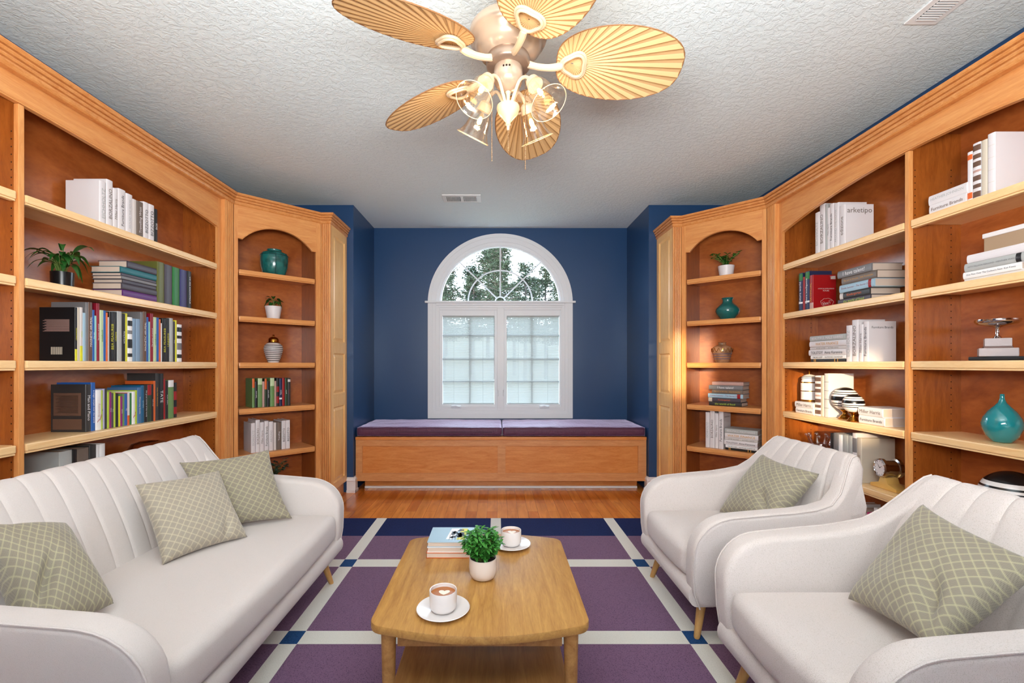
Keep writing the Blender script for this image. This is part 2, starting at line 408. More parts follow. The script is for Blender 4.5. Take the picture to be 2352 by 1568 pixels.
mb = MB(); mb.cbox(WCX-.822, WCX+.822, YB-.05, YB+.03, SPR-.012, SPR+.01, .004); mb.cbox(WCX-.70, WCX+.70, YB-.026, YB+.03, SPR-.035, SPR-.012, .003); mb.cbox(WCX-.68, WCX+.68, YB-.016, YB+.03, SPR-.06, SPR-.035, .003)
wl(mb).build('transom_ledge', M_trimw, win)
def pxw(x): return (x-VX)/F*YB
def pzw(y): return CH+(VY-y)/F*YB
# half-round sash and grille
mb = MB(); ringsolid(mb, arch(.668, 48, SPR, ry=.64), arch(.648, 48, SPR+.008, ry=.62), YB+.005, YB+.05)
wl(mb).build('arch_sash', M_trimw, win)
mb = MB(); zc = SPR+.012; yg = YB+.035
for a in (45, 90, 135):
    c, s = math.cos(math.radians(a)), math.sin(math.radians(a))
    mb.tube([(WCX+c*.05, yg, zc+s*.05), (WCX+c*.65, yg, zc+s*.63)], .0085, 6)
for r in (.055, .355):
    mb.tube([(WCX+r*math.cos(PI*i/30), yg, zc+r*.97*math.sin(PI*i/30)) for i in range(31)], .0085, 6)
wl(mb).build('sunburst_grille', M_trimw, win, True)
mb = MB(); p = arch(.655, 48, SPR, ry=.628); mb.prism(p, 'y', YB+.045, YB+.049)
wl(mb).build('arch_pane', M_pane, win)
# casements
M_slat, n_, b_ = newmat('blind_slat'); b_.inputs['Base Color'].default_value = rgb(190, 196, 196); b_.inputs['Roughness'].default_value = .5
tr_ = n_.nodes.new('ShaderNodeBsdfTranslucent'); tr_.inputs['Color'].default_value = rgb(190, 194, 190); mx_ = n_.nodes.new('ShaderNodeMixShader'); mx_.inputs['Fac'].default_value = .27
n_.links.new(b_.outputs[0], mx_.inputs[1]); n_.links.new(tr_.outputs[0], mx_.inputs[2]); n_.links.new(mx_.outputs[0], [x for x in n_.nodes if x.type == 'OUTPUT_MATERIAL'][0].inputs['Surface'])
CAS = [(1009, 1143, 1016, 1135.5, 1079), (1157, 1291, 1164, 1285, 1222)]
gz0, gz1 = pzw(928), pzw(725)
mb = MB()
mb.cbox(pxw(1001), pxw(1298), YB-.006, YB+.06, zb+.115, pzw(940)+.004, .004)
mb.cbox(pxw(1000), pxw(1009)+.004, YB-.006, YB+.06, pzw(942), SPR-.05, .004)
mb.cbox(pxw(1290), pxw(1300), YB-.006, YB+.06, pzw(942), SPR-.05, .004)
mb.cbox(pxw(1143)-.006, pxw(1157)+.006, YB-.012, YB+.06, pzw(942), SPR-.05, .004)
mb.cbox(pxw(1000), pxw(1300), YB-.004, YB+.06, SPR-.085, SPR-.045, .004)
wl(mb).build('window_frame', M_trimw, win)
for ci, (a, b, g0, g1, mv) in enumerate(CAS):
    x0, x1, y0 = pxw(a), pxw(b), YB+.004
    X0, X1 = pxw(g0), pxw(g1)
    mb = MB(); zt = SPR-.08; zl = pzw(938)
    mb.cbox(x0, X0, y0, YB+.05, zl, zt, .004); mb.cbox(X1, x1, y0, YB+.05, zl, zt, .004)
    mb.cbox(x0+.002, x1-.002, y0+.002, YB+.05, zl, gz0, .004); mb.cbox(x0+.002, x1-.002, y0+.002, YB+.05, gz1, zt, .004)
    sash = wl(mb).build('casement_sash', M_trimw, win)
    mb = MB(); mb.box(X0, X1, YB+.046, YB+.049, gz0, gz1); wl(mb).build('pane', M_pane, sash)
    mb = MB()
    for yy in (770, 824, 876.5): z = pzw(yy); mb.box(X0, X1, YB+.033, YB+.043, z-.008, z+.008)
    xv = pxw(mv); mb.box(xv-.008, xv+.008, YB+.033, YB+.043, gz0, gz1)
    wl(mb).build('grille_bars', plain('grille_grey', rgb(120, 122, 122), .5), sash)
    # blind: each slat tilted
    mb = MB(); z = gz0+.012
    while z < gz1-.006:
        mb.add([(X0+.004, YB+.018, z-.0025), (X1-.004, YB+.018, z-.0025), (X1-.004, YB+.027, z+.0098), (X0+.004, YB+.027, z+.0098)], [(0, 1, 2, 3)]); z += .0142
    mb.box(X0+.003, X1-.003, YB+.016, YB+.034, gz1-.012, gz1-.001); mb.box(X0+.003, X1-.003, YB+.018, YB+.032, gz0+.001, gz0+.010)
    for t in (.22, .78): xx = X0+(X1-X0)*t; mb.box(xx-.001, xx+.001, YB+.0165, YB+.018, gz0+.01, gz1)
    wl(mb).build('blind', M_slat, sash)
    # crank
    cx = pxw(1048 if ci == 0 else 1250); mb = MB(); z = pzw(934)
    mb.cbox(cx-.055, cx+.055, YB-.03, YB+.004, z-.012, z+.014, .006); mb.tube([(cx-.04, YB-.034, z+.008), (cx, YB-.044, z+.012), (cx+.04, YB-.036, z+.004)], .006, 8)
    wl(mb).build('crank_handle', M_trimw, sash)
    lx = pxw(1143.5 if ci == 0 else 1156.5); mb = MB(); z = pzw(905); mb.cbox(lx-.008, lx+.008, YB-.028, YB-.008, z-.02, z+.02, .004); mb.tube([(lx, YB-.026, z+.018), (lx, YB-.034, z+.05)], .005, 8)
    wl(mb).build('sash_latch', M_trimw, sash)

# ------------------------------------------------------------------ ceiling vents
M_vent = plain('vent_white', rgb(226, 226, 226), .4); M_ventd = plain('vent_dark', rgb(70, 70, 72), .8)
def vent(x0, x1, y0, y1, label, along='x'):
    t = thing('ceiling_vent', label, 'vent', ((x0+x1)/2, (y0+y1)/2, CZ), 0, 'ceiling air vents')
    w, d = (x1-x0)/2, (y1-y0)/2
    MB().cbox(-w, w, -d, d, -.008, 0, .003).build('frame', M_vent, t)
    if along == 'x': MB().box(-w*.82, -.012, -d*.62, d*.62, -.0095, -.0075).box(.012, w*.78, -d*.62, d*.62, -.0095, -.0075).build('grille_gap', M_ventd, t)
    else: MB().box(-w*.6, w*.6, -d*.85, d*.85, -.0095, -.0075).build('grille_gap', M_ventd, t)
    mb = MB(); n = 24
    for k in range(n):
        if along == 'x':
            x = -w*.80+(w*1.56)*k/(n-1)
            if abs(x) < .014: continue
            mb.box(x-.0028, x+.0028, -d*.62, d*.62, -.013, -.009)
        else:
            y = -d*.83+(d*1.66)*k/(n-1); mb.box(-w*.6, w*.6, y-.003, y+.003, -.013, -.009)
    mb.build('louvres', M_vent, t)
vent(-.49, -.146, 4.01, 4.19, 'white slotted ceiling vent in front of the arched window')
vent(1.785, 1.925, 1.63, 2.0, 'grey louvred ceiling vent above the right bookcase', 'y')

# ------------------------------------------------------------------ built-in bookcases
SH = [1.918, 1.567, 1.217, .866, .515, .15]
def crown_sweep(path, segs, ztop, prof):
    """mitred sweep of prof [(out,z)] on the room side (right of travel direction); returns MB with the chosen segments"""
    n = len(path); P2 = [Vector(p) for p in path]; nr = []
    for i in range(n-1):
        d = (P2[i+1]-P2[i]).normalized(); nr.append(Vector((d.y, -d.x)))
    mit = []
    for i in range(n):
        if i == 0: mit.append(nr[0])
        elif i == n-1: mit.append(nr[-1])
        else:
            m = (nr[i-1]+nr[i]); m = m/ (m.dot(nr[i])); mit.append(m)
    mb = MB(); k = len(prof)
    for i in segs:
        vs = []
        for j in (i, i+1):
            for (o_, z) in prof: q = P2[j]+mit[j]*o_; vs.append((q.x, q.y, z+ztop))
        fs = [tuple(range(k))[::-1], tuple(range(k, 2*k))]+[(a, (a+1) % k, k+(a+1) % k, k+a) for a in range(k)]
        mb.add(vs, fs)
    return mb
CPROF = [(-.028, -.084), (.001, -.084), (.007, -.079), (.010, -.070), (.010, -.062), (.003, -.060), (.003, -.057), (.013, -.055), (.017, -.049), (.017, -.043), (.009, -.041), (.009, -.038), (.020, -.036), (.025, -.029), (.026, -.024), (.017, -.022), (.017, -.019), (.029, -.017), (.034, -.011), (.036, -.004), (.036, 0), (-.028, 0)]
def shelf_mb(s0, s1, y0, d, z, th=.042):
    mb = MB(); mb.box(s0+.003, s1-.003, y0+.02, d, z-.02, z)
    n = MB(); n.cbox(s0+.008, s1-.008, y0-.004, y0+.021, z-th+.0085, z, .0055).cbox(s0+.010, s1-.010, y0-.001, y0+.021, z-th, z-th+.0075, .002).box(s0+.012, s1-.012, y0+.004, y0+.021, z-th+.004, z-th+.012); mb.add(n.v, n.f)
    
    return mb
def valance_mb(s0, s1, zend, zpk, ztop, y0, y1, step=.03, cen=None, half=None):
    cen = (s0+s1)/2 if cen is None else cen; half = (s1-s0)/2-step if half is None else half
    pts = []; N = 40
    a0 = max(s0+step, cen-half); a1 = min(s1-step, cen+half)
    def zz(s): u = (s-cen)/half; R = (half*half+(zpk-zend)**2)/(2*(zpk-zend)); return zpk-R+math.sqrt(max(R*R-(s-cen)**2, 0))
    low = [(s0, zz(a0)), (a0, zz(a0)-.004)] if step > 0 else [(s0, zz(s0))]
    for i in range(N+1): s = a0+(a1-a0)*i/N; low.append((s, zz(s)))
    low += [(a1, zz(a1)-.004), (s1, zz(a1))] if step > 0 else []
    mb = MB(); vs = []; n = len(low)
    for y in (y0, y1):
        for (s, z) in low: vs.append((s, y, z))
        for (s, z) in low: vs.append((s, y, ztop))
    fs = []
    for i in range(n-1):
        fs += [(i, i+1, n+i+1, n+i), (2*n+i+1, 2*n+i, 3*n+i, 3*n+i+1), (i, 2*n+i, 2*n+i+1, i+1), (n+i, n+i+1, 3*n+i+1, 3*n+i)]
    fs += [(0, n, 3*n, 2*n), (n-1, 3*n-1, 4*n-1, 2*n-1)]
    mb.add(vs, fs)
    mb.tube([(s, y0-.001, z+.004) for (s, z) in low], .005, 6)
    return mb
def pilaster_pts(w, d0, d1):
    """fluted cross-section in (x, y): face at y=d0, back at y=d1"""
    p = [(0, d1), (0, d0+.004), (.006, d0)]
    n = 4; m = .010; fw = (w-2*m)/n
    for k in range(n):
        a = m+k*fw; p += [(a+.001, d0), (a+.002, d0+.012), (a+.0055, d0+.012), (a+.0075, d0+.002), (a+fw*.55, d0-.001), (a+fw*.9, d0)]
    p += [(w-.006, d0), (w, d0+.004), (w, d1)]
    q = []
    for a in p:
        if not q or a[0] >= q[-1][0]-1e-6: q.append(a)
    return q
def holes_mb(s, yA, yB, z0, z1, sgn):
    mb = MB(); z = z0
    while z < z1:
        for y in (yA, yB):
            x = s+sgn*.0006; r = .0032; n = 6
            mb.add([(x, y+r*math.cos(2*PI*i/n), z+r*math.sin(2*PI*i/n)) for i in range(n)], [tuple(range(n)) if sgn > 0 else tuple(range(n))[::-1]])
        z += .032
    return mb

def big_case(label, O, ang, L, pil, opn, part, d, crown, crz, zend, zpk, cen, half):
    t = thing('bookcase', label, 'bookcase', (O[0], O[1], 0), ang)
    # face plane y=0, pilasters stand 3 cm proud
    top = crz-.02
    for k, s in enumerate((0, L-pil)):
        mb = MB(); mb.prism([(x+s, y) for (x, y) in pilaster_pts(pil, -.03, .0)], 'z', 0, top); mb.box(s, s+pil, 0, .02, 0, top); mb.build('pilaster', M_woodV, t)
    o0, o1 = opn
    MB().box(pil, o0, 0, .02, 0, top)  .build('end_upright', M_woodV, t)
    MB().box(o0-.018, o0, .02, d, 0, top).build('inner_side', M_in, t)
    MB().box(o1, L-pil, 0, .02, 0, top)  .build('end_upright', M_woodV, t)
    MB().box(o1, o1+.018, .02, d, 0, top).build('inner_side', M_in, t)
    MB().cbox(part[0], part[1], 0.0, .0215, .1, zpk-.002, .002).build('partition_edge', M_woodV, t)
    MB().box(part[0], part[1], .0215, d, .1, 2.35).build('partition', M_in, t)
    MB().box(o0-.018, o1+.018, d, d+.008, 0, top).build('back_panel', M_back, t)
    MB().box(0, L, .0, d, top-.02, top).build('top_panel', M_woodH, t)
    MB().box(o0, o1, .04, .06, 0, .11).build('toe_kick', M_woodH, t)
    valance_mb(o0, o1, zend, zpk, top, 0.0, .02, .012, cen, half).build('valance', M_woodH, t)
    for a, b in ((o0, part[0]), (part[1], o1)):
        for z in SH: shelf_mb(a, b, 0.004, d, z).build('shelf', [M_edge], t)
    holes_mb(part[0], .03, d-.05, .25, 2.2, -1).build('peg_holes', M_hole, t)
    holes_mb(part[1], .03, d-.05, .25, 2.2, 1).build('peg_holes', M_hole, t)
    holes_mb(o1, .03, d-.05, .25, 2.1, -1).build('peg_holes', M_hole, t)
    holes_mb(o0, .03, d-.05, .25, 2.1, 1).build('peg_holes', M_hole, t)
    cm = crown_sweep(crown[0], crown[1], crz, CPROF); inv = (Matrix.Translation((O[0], O[1], 0)) @ Rz(ang)).inverted()
    cm.xf(inv).build('crown_moulding', M_crown, t)
    return t
LPATH = [(-1.96, .42), (-1.96, 3.387), (-1.492, 3.855), (-1.413, 3.855), (-1.413, 4.275)]
RPATH = [(1.499, 4.275), (1.499, 3.877), (1.571, 3.877), (2.026, 3.422), (2.026, 1.145)]
big_case('long maple bookcase along the left wall behind the sofa', (-1.99, .42), PI/2, 2.967, .107, (.143, 2.824), (1.472, 1.495), .25,
         (LPATH, [0]), 2.477, 2.17, 2.288, 1.40, 1.5)
big_case('long maple bookcase along the right wall behind the armchairs', (2.056, 3.422), -PI/2, 2.277, .103, (.137, 2.140), (1.127, 1.150), .26,
         (RPATH, [3]), 2.457, 2.152, 2.27, 1.138, 1.0)

def raised_panel(mb, y0, y1, z0, z1, x, sg):
    """recess + raised field on a plane x=const facing sg"""
    b = .012; c = .035
    ys = [y0, y0+b, y0+c, y1-c, y1-b, y1]; zs = [z0, z0+b, z0+c, z1-c, z1-b, z1]
    def dep(i, j):
        m = min(i, 5-i, j, 5-j); return (0, -.010, -.002)[m]
    vs = [(x+sg*dep(i, j), ys[i], zs[j]) for i in range(6) for j in range(6)]
    fs = [(i*6+j, (i+1)*6+j, (i+1)*6+j+1, i*6+j+1) for i in range(5) for j in range(5)]
    mb.add(vs, fs)
def corner_case(label, O, ang, wdt, opn, d, px0, px1, py, sgn, crown, crz):
    """diagonal unit; px0..px1 is the end pilaster in world X at Y=py; side panel at the px nearest the nook"""
    t = thing('corner_bookcase', label, 'bookcase', (O[0], O[1], 0), 0)
    T = Matrix.Translation((0, 0, 0)) @ Rz(ang); top = crz-.02; o0, o1 = opn
    def b(mb, n, m): return mb.xf(T).build(n, m, t)
    b(MB().box(0, o0, 0, .02, 0, top), 'face_stile', M_woodV); b(MB().box(o1, wdt, 0, .02, 0, top), 'face_stile', M_woodV)
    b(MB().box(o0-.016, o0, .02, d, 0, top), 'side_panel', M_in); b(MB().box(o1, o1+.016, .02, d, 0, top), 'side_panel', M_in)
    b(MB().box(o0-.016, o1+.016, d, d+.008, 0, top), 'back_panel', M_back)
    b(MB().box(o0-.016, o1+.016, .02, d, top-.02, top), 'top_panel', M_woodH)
    b(MB().box(o0, o1, .03, .05, 0, .11), 'toe_kick', M_woodH)
    MD = M_woodDL if ang > 0 else M_woodDR
    b(valance_mb(o0, o1, 2.147, 2.269, top, 0.0, .02, .032), 'valance', MD)
    for z in SH: b(shelf_mb(o0, o1, .004, d, z-.001), 'shelf', MD)
    # end pilaster and panelled side, world aligned
    T2 = Matrix.Translation((-O[0], -O[1], 0))
    a, c = min(px0, px1), max(px0, px1)
    mb = MB(); mb.prism([(x+a, y+py) for (x, y) in pilaster_pts(c-a, 0, .02)], 'z', .0, top); mb.xf(T2).build('pilaster', M_woodV, t)
    xs = px0; yb = 4.275
    rails = [(.11, .17), (.83, .94), (1.30, 1.40), (2.32, top)]; y0, y1 = py+.0, yb
    mb = MB(); x_in = xs-sgn*.02; xa, xb = min(xs, x_in), max(xs, x_in)
    mb.box(xa, xb, y0+.02, y0+.075, .11, top); mb.box(xa, xb, y1-.06, y1, .11, top)
    for z0, z1 in rails: mb.box(xa, xb, y0+.075, y1-.06, z0, z1)
    for z0, z1 in ((.17, .83), (.94, 1.30), (1.40, 2.32)):
        raised_panel(mb, y0+.075, y1-.06, z0, z1, xs, sgn)
    mb.xf(T2).build('end_panel', M_side, t)
    MB().box(min(xs-sgn*.03, xs-sgn*.05), max(xs-sgn*.03, xs-sgn*.05), y0+.03, y1, 0, .11).xf(T2).build('toe_board', M_woodH, t)
    cm = crown_sweep(crown[0], crown[1], crz, CPROF); cm.xf(T2).build('crown_moulding', M_crown, t)
    return t
corner_case('tall arched corner bookcase left of the window bench', (-1.96, 3.387), PI/4, .662, (.027, .618), .30, -1.413, -1.492, 3.855, 1, (LPATH, [1, 2, 3]), 2.477)
corner_case('tall arched corner bookcase right of the window bench', (1.571, 3.877), -PI/4, .643, (.0356, .612), .30, 1.499, 1.571, 3.877, -1, (RPATH, [0, 1, 2]), 2.457)

# ------------------------------------------------------------------ window bench and cushions
BY = 4.33; BL, BR = AL+.006, AR-.006
t = thing('window_bench', 'panelled maple window bench built under the arched window', 'bench', ((BL+BR)/2, BY, 0))
off = Matrix.Translation((-(BL+BR)/2, -BY, 0))
def bx(x): return (x-VX)/F*BY
def bz(y): return CH+(VY-y)/F*BY
zt = .512
MB().cbox(BL, BR, BY-.012, YB-.004, zt-.028, zt, .004).xf(off).build('seat_board', M_bench, t)
mb = MB(); zf0, zf1 = bz(1104.5), zt-.028
st = [(BL, bx(832)), (bx(1143), bx(1161)), (bx(1466), BR)]
for a, b_ in st: mb.box(a, b_, BY, BY+.02, zf0, zf1)
mb.build
for a, b_ in ((bx(832), bx(1143)), (bx(1161), bx(1466))):
    mb.box(a, b_, BY, BY+.02, bz(1024), zf1); mb.box(a, b_, BY, BY+.02, zf0, bz(1086.5))
mb.xf(off).build('face_frame', M_benchf, t)
for a, b_ in ((bx(832), bx(1143)), (bx(1161), bx(1466))):
    MB().box(a, b_, BY+.012, BY+.022, bz(1086.5), bz(1024)).xf(off).build('front_panel', M_bench, t)
MB().box(BL+.06, BR-.06, BY+.10, BY+.12, .0, zf0+.01).xf(off).build('toe_kick', M_bench, t)
MB().cbox(BL+.06, BR-.06, BY+.085, BY+.10, 0, .022, .004).xf(off).build('shoe_strip', M_white, t)
def softbox(x0, x1, y0, y1, z0, z1, p=6.0, nx=60, ny=16, puff=.01, sag=0.0, wr=0.0):
    """cushion: rounded slab"""
    mb = MB(); cx, cy = (x0+x1)/2, (y0+y1)/2; ax, ay = (x1-x0)/2, (y1-y0)/2; cz, az = (z0+z1)/2, (z1-z0)/2
    r = min(ax, ay, az)
    bm = bmesh.new(); bmesh.ops.create_cube(bm, size=1)
    for v in bm.verts: v.co = Vector((v.co.x*2*ax, v.co.y*2*ay, v.co.z*2*az))
    bmesh.ops.bevel(bm, geom=bm.edges[:], offset=min(r*.55, .035), segments=4, affect='EDGES', profile=0.5)
    bmesh.ops.subdivide_edges(bm, edges=[e for e in bm.edges if e.calc_length() > .12], cuts=14, use_grid_fill=True)
    for v in bm.verts:
        u, w = v.co.x/ax, v.co.y/ay
        k = max(0, (1-u*u))*max(0, (1-w*w)); v.co.z += math.copysign(1, v.co.z)*puff*k if v.co.z > az*.7 else 0
        if wr and v.co.z > -az*.5: v.co.z += wr*mnoise.noise(Vector((v.co.x*9, v.co.y*9, v.co.z*9)))
        v.co += Vector((cx, cy, cz))
    bm.verts.index_update(); mb.add([v.co[:] for v in bm.verts], [[v.index for v in f.verts] for f in bm.faces]); bm.free(); return mb
for (a, b_, lab) in ((AL+.008, bx(1152.5), 'plum velvet bench cushion on the left half, with zipper strip'), (bx(1154.5), AR-.008, 'plum velvet bench cushion on the right half of the bench')):
    t = thing('bench_cushion', lab, 'cushion', ((a+b_)/2, 4.65, zt+.001), 0, 'window bench cushions')
    T = Matrix.Translation((-(a+b_)/2, -4.65, -zt-.001))
    softbox(a, b_, BY+.012, YB-.008, zt+.004, zt+.088, puff=.006, wr=.006).xf(T).build('cushion_body', M_velvet, t, True)
    mb = MB()
    for zz in (zt+.010, zt+.080): mb.tube([(a+.02, BY+.012, zz), (b_-.02, BY+.012, zz), (b_-.004, BY+.03, zz), (b_-.004, YB-.03, zz), (a+.004, YB-.03, zz), (a+.004, BY+.03, zz)], .0045, 6, closed=True)
    mb.xf(T).build('piping', M_velvet, t, True)
    if 'zipper' in lab: MB().box(a+.28, b_-.09, BY+.0085, BY+.0125, zt+.042, zt+.046).xf(T).build('zipper', plain('zip', rgb(60, 24, 48), .6), t)

# ------------------------------------------------------------------ rug
xs = [-1.36, -.929, -.852, -.049, .028, .821, .898, 1.33]
ys = [-.35, -.19, .45-.01, .546, 1.19, 1.285, 1.934, 2.03, 2.674, 2.776, 3.156, 3.52]
rows = ['N', 'P', 'W', 'P', 'W', 'P', 'W', 'P', 'W', 'P', 'N']
rt = .012; mb = MB(); idx = {'N': 0, 'P': 1, 'W': 2, 'B': 3}
ys = [-.70, -.30, .45, .546, 1.19, 1.285, 1.934, 2.03, 2.674, 2.776, 3.156, 3.52]
for j in range(len(ys)-1):
    for i in range(len(xs)-1):
        k = rows[j]; stripe = i in (1, 3, 5)
        if stripe: k = 'B' if k == 'W' else 'W'
        mb.add([(xs[i], ys[j], rt), (xs[i+1], ys[j], rt), (xs[i+1], ys[j+1], rt), (xs[i], ys[j+1], rt)], [(0, 1, 2, 3)], idx[k])
X0, X1, Y0, Y1 = xs[0], xs[-1], ys[0], ys[-1]
mb.add([(X0, Y0, 0), (X1, Y0, 0), (X1, Y1, 0), (X0, Y1, 0), (X0, Y0, rt), (X1, Y0, rt), (X1, Y1, rt), (X0, Y1, rt)], [(3, 2, 1, 0), (0, 1, 5, 4), (1, 2, 6, 5), (2, 3, 7, 6), (3, 0, 4, 7)], 0)
o = mb.xf(Matrix.Translation((0, -1.4, -.0))).build('area_rug', [M_navyp, M_purple, M_creamp, M_bluep]); o.location = (0, 1.4, .0005)
tag(o, 'purple and navy area rug with ivory grid stripes on the wood floor', 'rug')

# ------------------------------------------------------------------ seating
def seating(name, label, W, ky, loc, rz, chan, mat, group=None, piece='armchair', taper=.50):
    t = thing(name, label, piece, loc, rz, group)
    hw = W/2; AT = .088
    prof = [(.035, .165), (.008, .23), (0, .30), (0, .40)]
    for i in range(1, 8): a = i/8*PI/2; prof.append((.17-.17*math.cos(a), .40+.165*math.sin(a)))
    prof += [(.17, .566), (.30, .578), (.42, .588), (.50, .600), (.57, .618), (.622, .660), (.662, .715), (.695, .765), (.722, .797), (.745, .806), (.763, .795), (.762, .75), (.70, .165)]
    prof = [(y*ky, z) for y, z in prof]
    def flare(z): return max(0, min(z, .6)-.165)*.11 - max(0, z-.6)*taper
    for sg in (-1, 1):
        bm = bmesh.new(); n = len(prof)
        vo = [bm.verts.new((sg*hw, y, z)) for y, z in prof]; vi = [bm.verts.new((sg*(hw-AT), y, z)) for y, z in prof]
        bm.faces.new(vo); bm.faces.new(vi[::-1])
        for i in range(n): bm.faces.new((vo[i], vi[i], vi[(i+1) % n], vo[(i+1) % n]))
        bmesh.ops.recalc_face_normals(bm, faces=bm.faces)
        bmesh.ops.triangulate(bm, faces=[f for f in bm.faces if len(f.verts) > 4])
        es = [e for e in bm.edges if len(e.link_faces) == 2 and e.calc_face_angle(0) > math.radians(60)]
        bmesh.ops.bevel(bm, geom=es, offset=.022, segments=4, affect='EDGES', profile=0.5)
        for v in bm.verts: v.co.x += sg*flare(v.co.z)
        bm.verts.index_update(); m = MB().add([v.co[:] for v in bm.verts], [[v.index for v in f.verts] for f in bm.faces]); bm.free()
        arm = m.build('arm', mat, t, True, ang=50)
        # welt along the outer edge
        pts = [(sg*(hw-.004+flare(z)), y+(.004 if y < .2 else 0), z-.004) for y, z in prof[:-3]]
        MB().tube(pts, .0035, 6).build('piping', mat, arm, True)
    # backrest with channels
    sec = [(.545, .30), (.555, .38), (.575, .46), (.60, .54), (.63, .62), (.66, .69), (.685, .74), (.71, .780), (.735, .802), (.757, .800), (.765, .775), (.755, .68), (.74, .55), (.72, .36), (.70, .17)]
    ns = len(sec)
    # smooth section
    def cat(p, k=4):
        q = []
        for i in range(len(p)-1):
            p0, p1, p2, p3 = p[max(i-1, 0)], p[i], p[i+1], p[min(i+2, len(p)-1)]
            for s_ in range(k):
                u = s_/k
                q.append(tuple(.5*((2*p1[a])+(-p0[a]+p2[a])*u+(2*p0[a]-5*p1[a]+4*p2[a]-p3[a])*u*u+(-p0[a]+3*p1[a]-3*p2[a]+p3[a])*u**3) for a in range(2)))
        return q+[p[-1]]
    sec2 = cat(sec, 3); ns = len(sec2)
    wi = 2*(hw-AT*.35); cw = wi/chan; K = 12; N = chan*K
    vs = []; fs = []
    for i in range(N+1):
        u = -wi/2+wi*i/N; ph = (i % K)/K; g = math.sin(PI*ph) if 0 < i < N else 0
        bul = .0065*(g**.25 if g > 0 else 0)-.005
        for j, (y, z) in enumerate(sec2):
            a = sec2[max(j-1, 0)]; b = sec2[min(j+1, ns-1)]; tx, tz = b[0]-a[0], b[1]-a[1]; l = math.hypot(tx, tz) or 1
            nx, nz = -tz/l, tx/l     # towards the front/top
            fr = 1.0 if j < ns*.60 else max(0, 1-(j-ns*.60)/(ns*.08))
            edge = abs(u)/(wi/2); x = u*(1+flare(z)/hw)
            zz = z+nz*bul*fr; yy = y*ky+nx*bul*fr - .012*edge**6
            vs.append((x, yy, zz))
    for i in range(N):
        for j in range(ns-1): fs.append((i*ns+j, (i+1)*ns+j, (i+1)*ns+j+1, i*ns+j+1))
    for e in (0, N): fs.append(tuple(e*ns+j for j in range(ns)))
    for i in range(N): fs.append((i*ns, (i+1)*ns, (i+1)*ns+ns-1, i*ns+ns-1))
    MB().add(vs, fs).build('backrest', mat, t, True, ang=60)
    # base rail
    mb = MB(); mb.cbox(-hw+.01, hw-.01, .03*ky, .70*ky, .165, .262, .02)
    pr = [(-.004+.03*(1-math.cos(a)) if 0 else .03-.036*math.sin(a), .213-.047*math.cos(a)) for a in [PI*k/10 for k in range(11)]]
    mb.prism([(y, z) for y, z in pr]+[(.10, .26), (.10, .166)], 'x', -hw+.012, hw-AT*.35 if 0 else hw-.012)
    mb.build('base_rail', mat, t, True, ang=50)
    # seat cushion
    ci = hw-AT+.012
    bm = bmesh.new(); bmesh.ops.create_cube(bm, size=1); L = .60*ky
    for v in bm.verts: v.co = Vector((v.co.x*2*ci, .004+(v.co.y+.5)*L, .258+(v.co.z+.5)*.142))
    bmesh.ops.bevel(bm, geom=bm.edges[:], offset=.038, segments=5, affect='EDGES', profile=0.5)
    bmesh.ops.subdivide_edges(bm, edges=[e for e in bm.edges if e.calc_length() > .15], cuts=10, use_grid_fill=True)
    for v in bm.verts:
        u = v.co.x/ci; w = (v.co.y/L)*2-1
        if v.co.z > .35: v.co.z += .012*max(0, 1-u*u)*max(0, 1-w**4)
        if v.co.y < .1: v.co.y -= .022*max(0, 1-u*u)*(1-abs(v.co.z-.33)/.2)
    bm.verts.index_update(); m = MB().add([v.co[:] for v in bm.verts], [[v.index for v in f.verts] for f in bm.faces]); bm.free()
    m.build('seat_cushion', mat, t, True, ang=60)
    fz = (rt+.0005-loc[2])
    for sx in (-1, 1):
        for (yt, yf) in ((.085, .045), (.62*ky, .67*ky)):
            x0, x1 = sx*(hw-.085), sx*(hw-.050); H = .17; seg = 14; vs = []; fs = []
            for k, (r, tt) in enumerate(((.021, 1), (.020, .9), (.0165, .4), (.0135, .04), (.011, 0))):
                z = fz+(H-fz)*tt
                for a in range(seg): vs.append((x1+(x0-x1)*tt+r*math.cos(2*PI*a/seg), yf+(yt-yf)*tt+r*math.sin(2*PI*a/seg), z))
            for k in range(4):
                for a in range(seg): fs.append((k*seg+a, k*seg+(a+1) % seg, (k+1)*seg+(a+1) % seg, (k+1)*seg+a))
            fs += [tuple(range(seg)), tuple(4*seg+a for a in range(seg))]
            MB().add(vs, fs).build('leg', M_leg, t, True, ang=50)
    return t
sofa = seating('sofa', 'cream channel-backed sofa on splayed wood legs at left', 1.38, 1.13, (-.855, 1.83, 0), PI/2, 15, M_cream, None, 'sofa', .05)
ch1 = seating('armchair', 'cream channel-backed armchair farther away, nearer the bench', .67, 1.0, (.822, 2.262, 0), -PI/2, 6, M_tweed, 'cream armchairs')
ch2 = seating('armchair', 'cream channel-backed armchair in the near right foreground', .67, 1.0, (.822, 1.365, 0), -PI/2, 6, M_tweed, 'cream armchairs')

